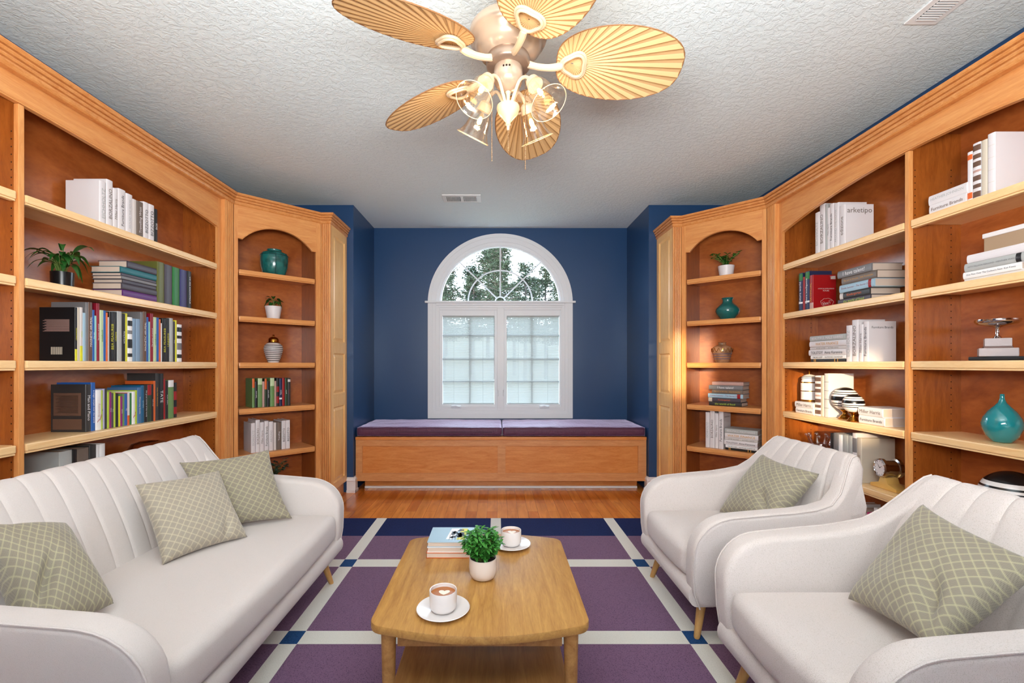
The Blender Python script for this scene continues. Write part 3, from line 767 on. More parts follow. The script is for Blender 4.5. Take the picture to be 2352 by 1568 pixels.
# throw pillows
def mat_pillow(name, base, line, sc):
    m, n, b = newmat(name)
    uv = n.nodes.new('ShaderNodeUVMap'); uv.uv_map = 'UVMap'
    mp = n.nodes.new('ShaderNodeMapping'); mp.inputs['Scale'].default_value = (sc, sc, 1); mp.inputs['Rotation'].default_value = (0, 0, math.radians(38))
    n.links.new(uv.outputs[0], mp.inputs['Vector']); s = n.nodes.new('ShaderNodeSeparateXYZ'); n.links.new(mp.outputs[0], s.inputs[0])
    def M(op, a, b_=None, c=None):
        q = n.nodes.new('ShaderNodeMath'); q.operation = op
        for i, v in enumerate((a, b_, c)):
            if v is None: continue
            if isinstance(v, (int, float)): q.inputs[i].default_value = v
            else: n.links.new(v, q.inputs[i])
        return q.outputs[0]
    res = []
    for ax in ('X', 'Y'):
        f = M('FRACT', s.outputs[ax]); d = M('ABSOLUTE', M('SUBTRACT', f, .5))
        l1 = M('GREATER_THAN', d, .465); l2 = M('COMPARE', d, .41, .014)
        res.append(M('MAXIMUM', l1, M('MULTIPLY', l2, .8)))
    g = M('MAXIMUM', res[0], res[1])
    fx = M('FRACT', M('MULTIPLY', s.outputs['X'], 9)); fy = M('FRACT', M('MULTIPLY', s.outputs['Y'], 9))
    wv = M('MULTIPLY', M('GREATER_THAN', fx, .5), M('GREATER_THAN', fy, .5))
    mx0 = n.nodes.new('ShaderNodeMixRGB'); mx0.inputs['Color1'].default_value = base; mx0.inputs['Color2'].default_value = tuple(c*.62 for c in base[:3])+(1,)
    n.links.new(wv, mx0.inputs['Fac'])
    mx = n.nodes.new('ShaderNodeMixRGB'); n.links.new(g, mx.inputs['Fac']); n.links.new(mx0.outputs[0], mx.inputs['Color1']); mx.inputs['Color2'].default_value = line
    n.links.new(mx.outputs[0], b.inputs['Base Color']); b.inputs['Roughness'].default_value = .8; setin(b, 'Sheen Weight', .3); setin(b, 'Specular IOR Level', .2)
    return m
M_pil = mat_pillow('olive_lattice_fabric', rgb(152, 144, 128), rgb(184, 176, 142), 15)
M_pil2 = mat_pillow('grey_lattice_fabric', rgb(172, 163, 148), rgb(200, 190, 164), 15)
def pillow(label, c, th, mat, seed, crease=None):
    P00, P10, P11, P01 = [Vector(p) for p in c]     # bottom left, bottom right, top right, top left
    cen = (P00+P10+P11+P01)/4; nrm = ((P10-P00).cross(P01-P00)+(P11-P01).cross(P11-P10)).normalized()
    N = 34; vs = []; uvs = []; fs = []
    def pos(u, v, side):
        a, b = 2*u-1, 2*v-1
        # edges draw inward between the corners
        pu = u+.045*a*(1-b*b)*-1*abs(a); pv = v+.045*b*(1-a*a)*-1*abs(b)
        p = P00*(1-pu)*(1-pv)+P10*pu*(1-pv)+P11*pu*pv+P01*(1-pu)*pv
        h = (max(0, 1-a*a)*max(0, 1-b*b))**.38
        w = mnoise.noise(Vector((u*3.1+seed, v*3.1, side*2)))*.16+mnoise.noise(Vector((u*7+seed, v*7, side*5)))*.07
        if crease and side > 0:
            cu, cv, ang_, wd, dp = crease; q = (u-cu)*math.sin(ang_)-(v-cv)*math.cos(ang_); r = (u-cu)*math.cos(ang_)+(v-cv)*math.sin(ang_)
            w -= dp*math.exp(-(q/wd)**2)*math.exp(-(r/.22)**2)
        return p+nrm*side*th*.5*h*(1+w)
    for side in (1, -1):
        for i in range(N+1):
            for j in range(N+1):
                u, v = i/N, j/N; u = .5-.5*math.cos(PI*u); v = .5-.5*math.cos(PI*v)
                u = .5*u+.5*i/N; v = .5*v+.5*j/N
                vs.append(pos(u, v, side)-cen); uvs.append((u, v))
    b = (N+1)**2
    for i in range(N):
        for j in range(N):
            q = (i*(N+1)+j, (i+1)*(N+1)+j, (i+1)*(N+1)+j+1, i*(N+1)+j+1); fs.append(q); fs.append(tuple(b+k for k in q[::-1]))
    me = bpy.data.meshes.new('throw_pillow'); me.from_pydata([tuple(p) for p in vs], [], fs)
    ul = me.uv_layers.new(name='UVMap')
    for l in me.loops: ul.data[l.index].uv = uvs[l.vertex_index]
    me.materials.append(mat)
    bm = bmesh.new(); bm.from_mesh(me); bmesh.ops.remove_doubles(bm, verts=bm.verts, dist=1e-5); bmesh.ops.recalc_face_normals(bm, faces=bm.faces); bm.to_mesh(me); bm.free()
    me.polygons.foreach_set('use_smooth', [True]*len(me.polygons))
    o = bpy.data.objects.new('throw_pillow', me); COL.objects.link(o); o.location = cen
    return tag(o, label, 'pillow', 'lattice patterned throw pillows')
SZ = .415
def onz(px, py, z): D = (CH-z)*F/(py-VY); return wp(px, py, D)
pillow('pale grey lattice pillow leaning in front of another on the sofa', [onz(373, 1297, SZ), onz(568, 1232, SZ), wp(503, 1080, 2.20), wp(310, 1113, 1.90)], .13, M_pil2, 1.3, (.75, .12, 1.2, .05, .5))
pillow('olive lattice pillow behind the pale one, against the sofa back', [onz(470, 1222, SZ), onz(671, 1190, SZ), wp(617, 1032, 2.42), wp(412, 1062, 2.20)], .13, M_pil, 4.1)
pillow('plump olive lattice pillow at the near end of the sofa', [wp(60, 1498, 1.25), onz(262, 1385, SZ+.02), wp(150, 1202, 1.56), wp(-60, 1205, 1.38)], .17, M_pil, 7.7, (.3, .35, .8, .06, .6))
pillow('olive lattice pillow in the farther armchair', [wp(1652, 1176, 2.40), wp(1780, 1205, 2.05), wp(1882, 1088, 2.03), wp(1752, 1043, 2.38)], .14, M_pil, 9.2, (.75, .25, 2.2, .06, .5))
pillow('large olive lattice pillow in the foreground armchair', [wp(1948, 1375, 1.50), wp(2150, 1498, 1.13), wp(2400, 1300, 1.17), wp(2120, 1158, 1.52)], .14, M_pil, 2.9, (.78, .3, 2.2, .06, .6))

# ------------------------------------------------------------------ coffee table
TZ = .42; TX = -.053
t = thing('coffee_table', 'light oak coffee table with bowed ends and lower shelf', 'table', (TX, 1.70, rt+.0005))
def bow_outline(hx, y0, y1, bow, r, n=16):
    p = []
    def arcc(cx, cy, a0, a1): return [(cx+r*math.cos(a0+(a1-a0)*i/6), cy+r*math.sin(a0+(a1-a0)*i/6)) for i in range(7)]
    for i in range(1, n): u = -1+2*i/n; 
    p += arcc(-hx+r, y0+r, PI*1.02, PI*1.46)
    p += [(-hx+r+(2*hx-2*r)*i/n, y0-bow*(1-(2*i/n-1)**2)) for i in range(1, n)]
    p += arcc(hx-r, y0+r, PI*1.54, PI*1.98)
    p += arcc(hx-r, y1-r, .02*PI, PI*.46)
    p += [(hx-r-(2*hx-2*r)*i/n, y1+bow*(1-(2*i/n-1)**2)) for i in range(1, n)]
    p += arcc(-hx+r, y1-r, PI*.54, PI*.98)
    return p
zb_ = rt+.0005
o = MB().prism(bow_outline(.335, -.345, .355, .05, .05), 'z', TZ-.026-zb_, TZ-zb_).build('tabletop', M_oak, t, False, bevel=.004, seg=2)
mb = MB(); mb.box(-.25, .25, -.318, -.30, TZ-.075-zb_, TZ-.026-zb_); mb.box(-.25, .25, .31, .328, TZ-.075-zb_, TZ-.026-zb_)
mb.box(-.285, -.268, -.29, .30, TZ-.075-zb_, TZ-.026-zb_); mb.box(.268, .285, -.29, .30, TZ-.075-zb_, TZ-.026-zb_)
mb.build('apron', M_oakd, t)
MB().cbox(-.275, .275, -.29, .30, .165, .183, .003).build('lower_shelf', M_oakd, t)
for sx in (-1, 1):
    MB().cbox(sx*.272-.009, sx*.272+.009, -.29, .30, .150, .168, .003).build('stretcher', M_oakd, t)
    for y in (-.318, .328):
        mb = MB(); mb.lathe([(.001, 0), (.015, 0), (.0165, .01), (.021, .3), (.023, TZ-.026-zb_), (.001, TZ-.026-zb_)], 18, (sx*.278, y*.98, 0)); mb.build('leg', M_oakd, t, True)

def lath(name, prof, mat, parent, seg=36, loc=None): return MB().lathe(prof, seg).build(name, mat, parent, True, loc=loc, ang=50)
M_coffee = plain('coffee_crema', rgb(168, 98, 40), .3); M_foam = plain('milk_foam', rgb(240, 230, 214), .5)
for (x, y, w1, w2) in ((-.1705, 1.437, 'white saucer under the near coffee cup', 'white cup of latte on the near saucer'), (.06, 1.955, 'white saucer under the far coffee cup', 'white cup of latte beside the stacked table books')):
    s = MB().lathe([(.001, .002), (.03, .002), (.04, 0), (.045, .003), (.082, .013), (.084, .0145), (.082, .016), (.045, .007), (.001, .006)], 48).build('saucer', M_ceram, None, True)
    s.location = (x, y, TZ); tag(s, w1, 'saucer', 'white saucers on the coffee table')
    c = thing('coffee_cup', w2, 'cup', (x, y, TZ+.0065), 0, 'coffee cups on the coffee table')
    lath('cup', [(.001, 0), (.028, 0), (.037, .004), (.0425, .013), (.043, .03), (.0435, .062), (.0425, .0645), (.040, .0635), (.0395, .03), (.036, .012), (.001, .006)], M_ceram, c, 48)
    lath('coffee', [(.001, .0535), (.0394, .0535), (.0394, .050), (.001, .050)], M_coffee, c)
    pts = [(.004*0+.016*math.sin(a)**3*1.1+.003, .014*math.cos(a)-.005*math.cos(2*a)-.003*math.cos(3*a)-.002) for a in [2*PI*i/28 for i in range(28)]]
    MB().prism([(p[0], p[1]+.004) for p in pts], 'z', .0535, .0542).build('milk_foam', M_foam, c)
# handle behind each cup is hidden in the photo

# ------------------------------------------------------------------ plants
M_leafA = plain('dark_leaf', rgb(34, 84, 30), .35); M_leafB = plain('mid_leaf', rgb(52, 110, 38), .45); M_leafC = plain('bush_leaf', rgb(58, 128, 46), .5); M_leafD = plain('grey_green_leaf', rgb(52, 74, 58), .6)
M_stem = plain('stem_green', rgb(96, 118, 52), .6)
def leaf(mb, base, dirh, L, wd, rise, droop, mi=0, n=7, fold=.25):
    """arching blade from base heading dirh (2D angle)"""
    d = Vector((math.cos(dirh), math.sin(dirh), 0)); sd_ = Vector((-d.y, d.x, 0)); vs = []
    for i in range(n+1):
        u = i/n; p = Vector(base)+d*(L*u*(1-.25*u*droop))+Vector((0, 0, 1))*(L*(rise*u-droop*u*u))
        w = wd*math.sin(PI*min(1, (.06+.94*u))**.85)*(1-.1*u) if 1 else 0
        w = max(w, .0006)
        vs += [p-sd_*w+Vector((0, 0, fold*w)), p, p+sd_*w+Vector((0, 0, fold*w))]
    fs = []
    for i in range(n): a = i*3; fs += [(a, a+1, a+4, a+3), (a+1, a+2, a+5, a+4)]
    mb.add(vs, fs, mi)
def potted(name, label, loc, pot_prof, pot_mat, fol, soil_r, soil_z, rz=0):
    t = thing(name, label, 'plant', loc, rz)
    lath('pot', pot_prof, pot_mat, t); lath('soil', [(.0005, soil_z), (soil_r, soil_z), (soil_r, soil_z-.004), (.0005, soil_z-.004)], M_soil, t)
    fol(t); return t
# peace lily
def fol_lily(t):
    R = random.Random(3); mb = MB(); st = MB()
    for k in range(34):
        a = R.uniform(0, 2*PI); L = R.uniform(.07, .13); h = R.uniform(.03, .12); r0 = R.uniform(.0, .015)
        b = Vector((r0*math.cos(a)+.035*h/.1*math.cos(a), r0*math.sin(a)+.035*h/.1*math.sin(a), .06+h))
        st.tube([(r0*math.cos(a), r0*math.sin(a), .06), tuple((Vector((r0*math.cos(a), r0*math.sin(a), .06))+b)/2+Vector((0, 0, .01))), tuple(b)], .0012, 5)
        leaf(mb, b, a+R.uniform(-.3, .3), L, R.uniform(.012, .020), R.uniform(.3, .9), R.uniform(.7, 1.2))
    st.build('stems', M_stem, t, True); mb.build('foliage', M_leafA, t, True, fix=False)
D_ = 2.04
def fpt(fr, px, py, ins):
    O, e, n = fr; r = (px-VX)/F; s = (r*(O[1]+n[1]*ins)-(O[0]+n[0]*ins))/(e[0]-r*e[1])
    return s, Vector((O[0]+e[0]*s+n[0]*ins, O[1]+e[1]*s+n[1]*ins))
q = math.sqrt(.5)
FL = ((-1.99, .42), (0, 1), (-1, 0)); FR = ((2.056, 3.422), (0, -1), (1, 0)); FCL = ((-1.96, 3.387), (q, q), (-q, q)); FCR = ((1.571, 3.877), (q, -q), (q, q))
def at(fr, px, ins): return fpt(fr, px, 0, ins)[1]
def zat(fr, px, py, ins): P_ = at(fr, px, ins); return CH+(VY-py)/F*P_.y
E = .0008
p = at(FL, 143, .10); potted('potted_lily', 'dark leafy lily in a black pot on the left bookcase', (p.x, p.y, SH[1]+E), [(.001, 0), (.036, 0), (.042, .004), (.044, .075), (.041, .075), (.039, .06), (.001, .06)], M_black, fol_lily, .039, .066)
def pot_cone(h, r0, r1): return [(.001, 0), (r0, 0), (r1, h), (r1-.004, h), (r1-.005, h-.01), (.001, h-.01)]
def fol_rubber(t):
    R = random.Random(5); mb = MB(); st = MB(); st.tube([(0, 0, .07), (.004, 0, .11), (0, .002, .16)], .003, 6)
    for k in range(13):
        a = k*2.4; h = .11+.055*(k/13); L = R.uniform(.055, .085)
        st.tube([(0, 0, h), (.02*math.cos(a), .02*math.sin(a), h+.012)], .0012, 5)
        leaf(mb, (.02*math.cos(a), .02*math.sin(a), h+.012), a, L, .017, R.uniform(.1, .8), R.uniform(.5, 1.3))
    st.build('stems', M_stem, t, True); mb.build('foliage', M_leafA, t, True, fix=False)
M_potw = plain('white_pot', rgb(226, 220, 222), .4, bump=.5, bscale=60)
p = at(FCL, 628, .13); potted('potted_plant', 'small broad-leaved plant in a white tapered pot, left corner bookcase', (p.x, p.y, SH[1]+E), pot_cone(.105, .046, .064), M_potw, lambda t: fol_rubber(t), .058, .098)
def fol_sprigs(nst, h0, sp, mat, seed, ll=.022, lw=.007, z0=.07, thick=.0015):
    def f(t):
        R = random.Random(seed); mb = MB(); st = MB()
        for k in range(nst):
            a = R.uniform(0, 2*PI); tl = R.uniform(.1, sp); h = R.uniform(.6, 1)*h0
            pts = []
            for i in range(6): u = i/5; pts.append(Vector((tl*math.cos(a)*u*u+.01*math.cos(a), tl*math.sin(a)*u*u+.01*math.sin(a), z0-.01+h*u)))
            st.tube(pts, thick, 5)
            for i in range(1, 6):
                for m in range(3):
                    b_ = R.uniform(0, 2*PI); leaf(mb, pts[i], b_, ll*R.uniform(.8, 1.2), lw, R.uniform(.2, 1), R.uniform(.2, .7), n=3)
        st.build('stems', M_stem, t, True); mb.build('foliage', mat, t, True, fix=False)
    return f
p = at(FCR, 1668, .13)
rib = [(.001, 0), (.050, 0), (.062, .092), (.058, .092), (.056, .08), (.001, .08)]
tt = potted('potted_plant', 'sprightly green succulent in a ribbed white pot, right corner bookcase', (p.x, p.y, SH[0]+E), rib, M_potw, fol_sprigs(11, .135, .06, M_leafB, 8, .032, .011, .09, .0028), .055, .085)
p = at(FCL, 622, .10); potted('potted_succulent', 'dark trailing plant half hidden behind the sofa pillow, left corner bookcase', (p.x, p.y, SH[5]+E), pot_cone(.10, .045, .06), M_potw, fol_sprigs(16, .20, .10, M_leafD, 12, .034, .014, .10), .055, .092)
def fol_bush(t):
    R = random.Random(21); mb = MB(); st = MB()
    for k in range(60):
        a = R.uniform(0, 2*PI); ph = R.uniform(0, 1)**.8*1.25; Ls = R.uniform(.10, .135)
        tip = Vector((math.sin(ph)*math.cos(a)*.078, math.sin(ph)*math.sin(a)*.078, .055+math.cos(ph*.8)*Ls-.0))
        b0 = Vector((.015*math.cos(a), .015*math.sin(a), .055)); pts = [b0.lerp(tip, u)+Vector((0, 0, .012*math.sin(PI*u))) for u in (0, .25, .5, .75, 1)]
        st.tube(pts, .0009, 4)
        for u in (.35, .5, .65, .8, .92, 1.0):
            pp = b0.lerp(tip, u)
            for m in range(3): leaf(mb, pp, R.uniform(0, 2*PI), R.uniform(.018, .027), .0065, R.uniform(-.2, .9), R.uniform(.1, .6), n=3)
    st.build('stems', M_stem, t, True); mb.build('foliage', M_leafC, t, True, fix=False)
potted('potted_bush', 'bushy green plant in a beige pot on the coffee table', (-.052, 1.665, TZ+E), [(.001, 0), (.030, 0), (.042, .006), (.049, .02), (.051, .04), (.050, .074), (.047, .075), (.046, .06), (.001, .058)], M_pot, fol_bush, .046, .066)

# ------------------------------------------------------------------ books
BC = {'w': ('white', (226, 220, 222)), 'c': ('cream', (208, 196, 178)), 'e': ('off-white', (214, 206, 202)), 't': ('taupe', (112, 98, 88)), 'k': ('black', (24, 24, 26)), 'g': ('grey', (120, 118, 120)),
      'd': ('dark grey', (72, 66, 76)), 'T': ('teal', (30, 104, 112)), 'p': ('purple', (92, 40, 112)), 'o': ('olive', (96, 100, 44)), 'G': ('green', (34, 116, 48)), 'I': ('indigo', (52, 50, 104)),
      'n': ('navy', (28, 40, 78)), 'L': ('pale blue', (160, 190, 208)), 's': ('slate blue', (126, 150, 174)), 'B': ('blue', (36, 92, 168)), 'b': ('brown', (104, 76, 62)), 'm': ('mint', (150, 206, 196)),
      'r': ('crimson', (142, 22, 42)), 'l': ('lime', (178, 200, 60)), 'P': ('pale green', (190, 208, 164)), 'O': ('orange', (214, 98, 40)), 'y': ('yellow', (216, 210, 40)), 'v': ('lavender', (176, 170, 206)),
      'M': ('magenta', (142, 36, 108)), 'u': ('light grey', (176, 178, 176)), 'D': ('dark green', (42, 62, 40)), 'f': ('leaf green', (104, 140, 82)), 'S': ('steel blue', (74, 112, 158)), 'q': ('petrol blue', (20, 92, 132)),
      'R': ('red', (156, 14, 20)), 'z': ('pinkish beige', (190, 152, 142)), 'x': ('gold', (206, 150, 60)), 'W': ('pure white', (240, 238, 238)), 'i': ('pink', (216, 60, 130)), 'C': ('charcoal', (52, 50, 50))}
def bmat(c): n_, v = BC[c]; return plain('cover_'+n_.replace(' ', '_'), rgb(*v), .42)
M_pages = plain('page_block', rgb(206, 186, 170), .85)
ORD = ['', 'first', 'second', 'third', 'fourth', 'fifth', 'sixth', 'seventh', 'eighth', 'ninth', 'tenth', 'eleventh', 'twelfth', 'thirteenth', 'fourteenth', 'fifteenth', 'sixteenth', 'seventeenth', 'eighteenth', 'nineteenth', 'twentieth']
def ordw(n):
    if n <= 20: return ORD[n]
    if n == 30: return 'thirtieth'
    return ('twenty-' if n < 30 else 'thirty-')+ORD[n % 10]
TXT = {}
def text_mesh(s, col, wide=1.0):
    k = (s, col)
    if k in TXT: return TXT[k]
    cu = bpy.data.curves.new('title', 'FONT'); cu.body = s; cu.size = 1; cu.resolution_u = 2; cu.align_x = 'LEFT'
    ob = bpy.data.objects.new('tmp', cu); COL.objects.link(ob); dg = bpy.context.evaluated_depsgraph_get(); dg.update()
    me = bpy.data.meshes.new_from_object(ob.evaluated_get(dg)); bpy.data.objects.remove(ob)
    xs_ = [v.co.x for v in me.vertices]; ys_ = [v.co.y for v in me.vertices]
    cx, cy = (min(xs_)+max(xs_))/2, (min(ys_)+max(ys_))/2
    for v in me.vertices: v.co.x -= cx; v.co.y -= cy
    me.name = 'title'; me.materials.clear(); me.materials.append(plain('ink_'+BC[col][0].replace(' ', '_'), rgb(*BC[col][1]), .5))
    TXT[k] = (me, max(xs_)-min(xs_), max(ys_)-min(ys_)); return TXT[k]
def put_text(parent, s, col, cx, y, cz, wmax, hmax, rot, name='title', R=None):
    """text on a plane facing -y; rot is the turn in the plane (0 = level)"""
    me, w, h = text_mesh(s, col); k = min(wmax/w, hmax/h)
    o = bpy.data.objects.new(name, me); COL.objects.link(o); o.parent = parent
    o.matrix_local = (R or Matrix.Identity(4)) @ Matrix.Translation((cx, y, cz)) @ Matrix.Rotation(rot, 4, 'Y') @ Matrix.Rotation(PI/2, 4, 'X') @ Matrix.Diagonal((k, k, k, 1))
    return o
def book(fr, s, ins, z, T, H, dp, col, label, group, flat=False, txt=None, tcol='k', up=True, tfrac=.72, band=None, extra=None, name='book', ang=0.0):
    """T thickness, H height along the spine, dp depth; spine faces the room"""
    O, e, n = fr; a = math.atan2(e[1], e[0]); loc = (O[0]+e[0]*s+n[0]*ins, O[1]+e[1]*s+n[1]*ins, z)
    t = thing(name, label, 'book', loc, a+ang, group)
    bd = min(.0028, T*.14); bl = min(.005, T*.14)
    def mp(x, y, zz): return (zz, y, x) if flat else (x, y, zz)
    arc = [(T/2-T/2*math.cos(PI*i/6), -bl*math.sin(PI*i/6)) for i in range(7)]
    poly = arc+[(T, dp), (T-bd, dp), (T-bd, bd), (bd, bd), (bd, dp), (0, dp)]
    nn = len(poly); vs = [mp(x, y, 0) for x, y in poly]+[mp(x, y, H) for x, y in poly]
    # caps as quads so the concave outline stays clean
    L_ = [(0, nn-1, nn-2, nn-3)]
    fs = [(i, (i+1) % nn, nn+(i+1) % nn, nn+i) for i in range(nn)]
    for b_ in (0, nn):
        fs.append(tuple(b_+i for i in range(7))+(b_+9, b_+10)); fs.append((b_+6, b_+7, b_+8, b_+9)); fs.append((b_+0, b_+10, b_+11, b_+12))
    MB().add(vs, fs).build('cover', bmat(col), t)
    pi = MB(); a_ = mp(bd, bd*.9, .0035); b_ = mp(T-bd, dp-.004, H-.0035)
    pi.box(min(a_[0], b_[0]), max(a_[0], b_[0]), a_[1], b_[1], min(a_[2], b_[2]), max(a_[2], b_[2])).build('pages', M_pages, t, fix=False)
    if band:
        for (h0, h1, bc) in band:
            ar = [(x, y-.0006) for x, y in arc]; k = len(ar)
            v2 = [mp(x, y, H*h0) for x, y in ar]+[mp(x, y, H*h1) for x, y in ar]
            MB().add(v2, [(i, i+1, k+i+1, k+i) for i in range(k-1)]).build('spine_band', bmat(bc), t)
    if txt:
        y = -bl-.0012
        if flat: put_text(t, txt, tcol, H/2, y, T/2, H*.86, T*.5, 0)
        else: put_text(t, txt, tcol, T/2, y, H/2, H*tfrac, T*.5, -PI/2 if up else PI/2)
    if extra: extra(t, T, H, dp)
    return t
def row(fr, z, ins, items, place, dp=.15, k=1, ox=0, oy=0, start=1, group=None):
    """items: (x0, x1, ytop, colour, text, textcolour, up, band, extra) in photo pixels (after scale k and offset)"""
    for i, it in enumerate(items):
        it = list(it)+[None]*(9-len(it)); x0, x1, yt, c, tx, tc_, up, band, ex = it
        X0_, X1_, YT = ox+x0/k, ox+x1/k, oy+yt/k
        s0, _ = fpt(fr, X0_, 0, ins); s1, _ = fpt(fr, X1_, 0, ins); _, P_ = fpt(fr, (X0_+X1_)/2, 0, ins)
        H = CH+(VY-YT)/F*P_.y-z
        lab = '%s upright book, %s from left, %s' % (BC[c][0], ordw(start+i), place)
        book(fr, s0+.0004, ins, z+E, max(s1-s0-.0008, .004), H, dp if not ex or not isinstance(ex, tuple) else dp, c, lab, group or 'books on '+place, False, tx, tc_ or 'k', up is None or up, band=band, extra=ex)
def stack(fr, z, ins, items, place, dp, k=1, ox=0, group=None):
    """items bottom first: (x0, x1, thickness, colour, text, textcolour, band)"""
    zz = z+E; n = len(items)
    for i, it in enumerate(items):
        it = list(it)+[None]*(7-len(it)); x0, x1, T, c, tx, tc_, band = it
        s0, _ = fpt(fr, ox+x0/k, 0, ins); s1, _ = fpt(fr, ox+x1/k, 0, ins)
        pos = 'topmost of stack' if i == n-1 else ('bottom of stack' if i == 0 else ordw(i+1)+' from stack bottom')
        lab = '%s flat book, %s, %s' % (BC[c][0], pos, place)
        book(fr, s0, ins+random.uniform(0, .006), zz, T, s1-s0, dp, c, lab, group or 'books on '+place, True, tx, tc_ or 'k', band=band)
        zz += T+.0006
PL = ['top shelf', 'second shelf', 'third shelf', 'fourth shelf', 'fifth shelf', 'bottom shelf']
# --- left bookcase, top shelf
IN = .045
row(FL, SH[0], IN, [(848, 907, 812, 'w', 'EICHHOLTZ', 'u'), (910, 966, 800, 'w', 'BORZALINO', 't'), (967, 1008, 872, 'w', 'Miller Harris', 't'), (1010, 1075, 880, 'w', 'Furniture Brands', 'k'), (1078, 1134, 920, 'w', 'AROUND THE HOUSE', 'u'),
    (1135, 1168, 965, 'e'), (1170, 1226, 985, 't', 'Travelling West', 'w'), (1227, 1272, 990, 'w', 'BIZZOTTO', 'k'), (1273, 1320, 1010, 'w', 'BIZZOTTO', 'k'), (1322, 1350, 1048, 'k', 'SICIS', 'W')], 'top shelf, left bookcase', .17, 3.734, 0, 200)
stack(FL, SH[1], IN, [(1182, 1508, .041, 'p'), (1172, 1508, .034, 'd'), (1186, 1508, .021, 'd'), (1172, 1508, .016, 'g'), (1172, 1508, .016, 'd'), (1162, 1508, .034, 'T'), (1225, 1505, .038, 'd')], 'second shelf, left bookcase', .16, 4.2)
row(FL, SH[1], IN, [(1512, 1584, 262, 'o'), (1585, 1661, 290, 'd'), (1662, 1732, 315, 'G'), (1733, 1801, 337, 'I'), (1802, 1845, 350, 'k', 'WE ARE ANONYMOUS', 'W', False)], 'second shelf, left bookcase', .17, 4.2, 0, 540)
def cover_brown(t, T, H, dp):
    # near cover (x = 0 side) printed with a barcode panel and pale speckle text lines
    mb = MB()
    for k in range(11): x = .06+k*.0052; mb.box(-.0008, -.0002, x, x+.002+.001*(k % 2), H*.12, H*.26)
    mb.build('barcode', bmat('c'), t)
def cover_lines(y0, y1, z0, z1, n, c='z'):
    def f(t, T, H, dp):
        mb = MB()
        for k in range(n): z = H*(z0+(z1-z0)*k/n); mb.box(-.0008, -.0002, dp*y0, dp*(y1-.05*(k % 3)), z, z+.0018)
        mb.build('blurb', bmat(c), t)
    return f
def both(*fs):
    def f(*a):
        for g in fs: g(*a)
    return f
rowL3 = [(720, 745, 697, 'k', 'CENDAWASIN', 'y', True, [(0, .22, 'y')], both(cover_brown, cover_lines(.15, .9, .55, .78, 14))), (745, 768, 702, 'c'), (768, 797, 697, 'e', 'voices', 'l', True, [(0, .28, 'y')]), (797, 825, 750, 'L'), (825, 850, 648, 'g'), (850, 890, 648, 'b', 'MAGNETIC ARUPEAL', 'W'),
    (890, 912, 722, 'B', 'Blue seas', 'W'), (912, 930, 778, 'm'), (930, 960, 658, 'r', 'The power of carnival', 'W'), (960, 997, 724, 'P', 'notebook', 'G'), (997, 1020, 728, 'B'), (1020, 1040, 748, 'O'), (1040, 1051, 792, 'w'),
    (1052, 1099, 742, 'k', 'BEA FEASUREB', 'y'), (1100, 1127, 742, 'k', 'UNREPMI', 'y'), (1128, 1172, 736, 'u'), (1173, 1208, 758, 'k', 'vertical living', 'W'), (1208, 1228, 756, 'y'), (1229, 1275, 792, 'W', None, None, True, [(.1, .18, 'k'), (.3, .5, 'k'), (.62, .7, 'g'), (.8, .92, 'k')]),
    (1276, 1310, 806, 's'), (1311, 1352, 810, 's'), (1353, 1378, 742, 'g'), (1379, 1412, 738, 'b', 'MAGNETIC ARUPEAL', 'W'), (1412, 1432, 792, 'B'), (1432, 1448, 836, 'm'), (1449, 1478, 757, 'r', 'The power of carnival', 'W'), (1478, 1508, 792, 'P', 'notebook', 'G'),
    (1508, 1532, 796, 'B'), (1532, 1550, 812, 'O'), (1550, 1562, 850, 'w'), (1562, 1600, 806, 'k', 'BEA FEASUREB', 'y'), (1600, 1632, 802, 'k', 'UNREPMI', 'y'), (1632, 1667, 802, 'u'), (1668, 1688, 832, 'C', 'living', 'W'), (1688, 1705, 822, 'y'), (1706, 1752, 862, 'W', None, None, True, [(.1, .2, 'k'), (.32, .5, 'g'), (.62, .7, 'k'), (.8, .92, 'k')])]
row(FL, SH[2], IN, rowL3, 'third shelf, left bookcase', .17, 4.2, 0, 540)
def zig(t, T, H, dp):
    MB().tube([(T*.15, -.007, H*.2), (T*.4, -.007, H*.26), (T*.55, -.007, H*.24), (T*.9, -.007, H*.38)], .0012, 5).build('red_zigzag', bmat('R'), t)
def cover_back(c1, c2):
    def f(t, T, H, dp):
        MB().box(-.0008, -.0002, dp*.12, dp*.92, H*.34, H*.82).build('cover_panel', bmat(c1), t); MB().box(-.0008, -.0002, dp*.1, dp*.94, H*.05, H*.27).build('cover_panel', bmat(c2), t)
    return f
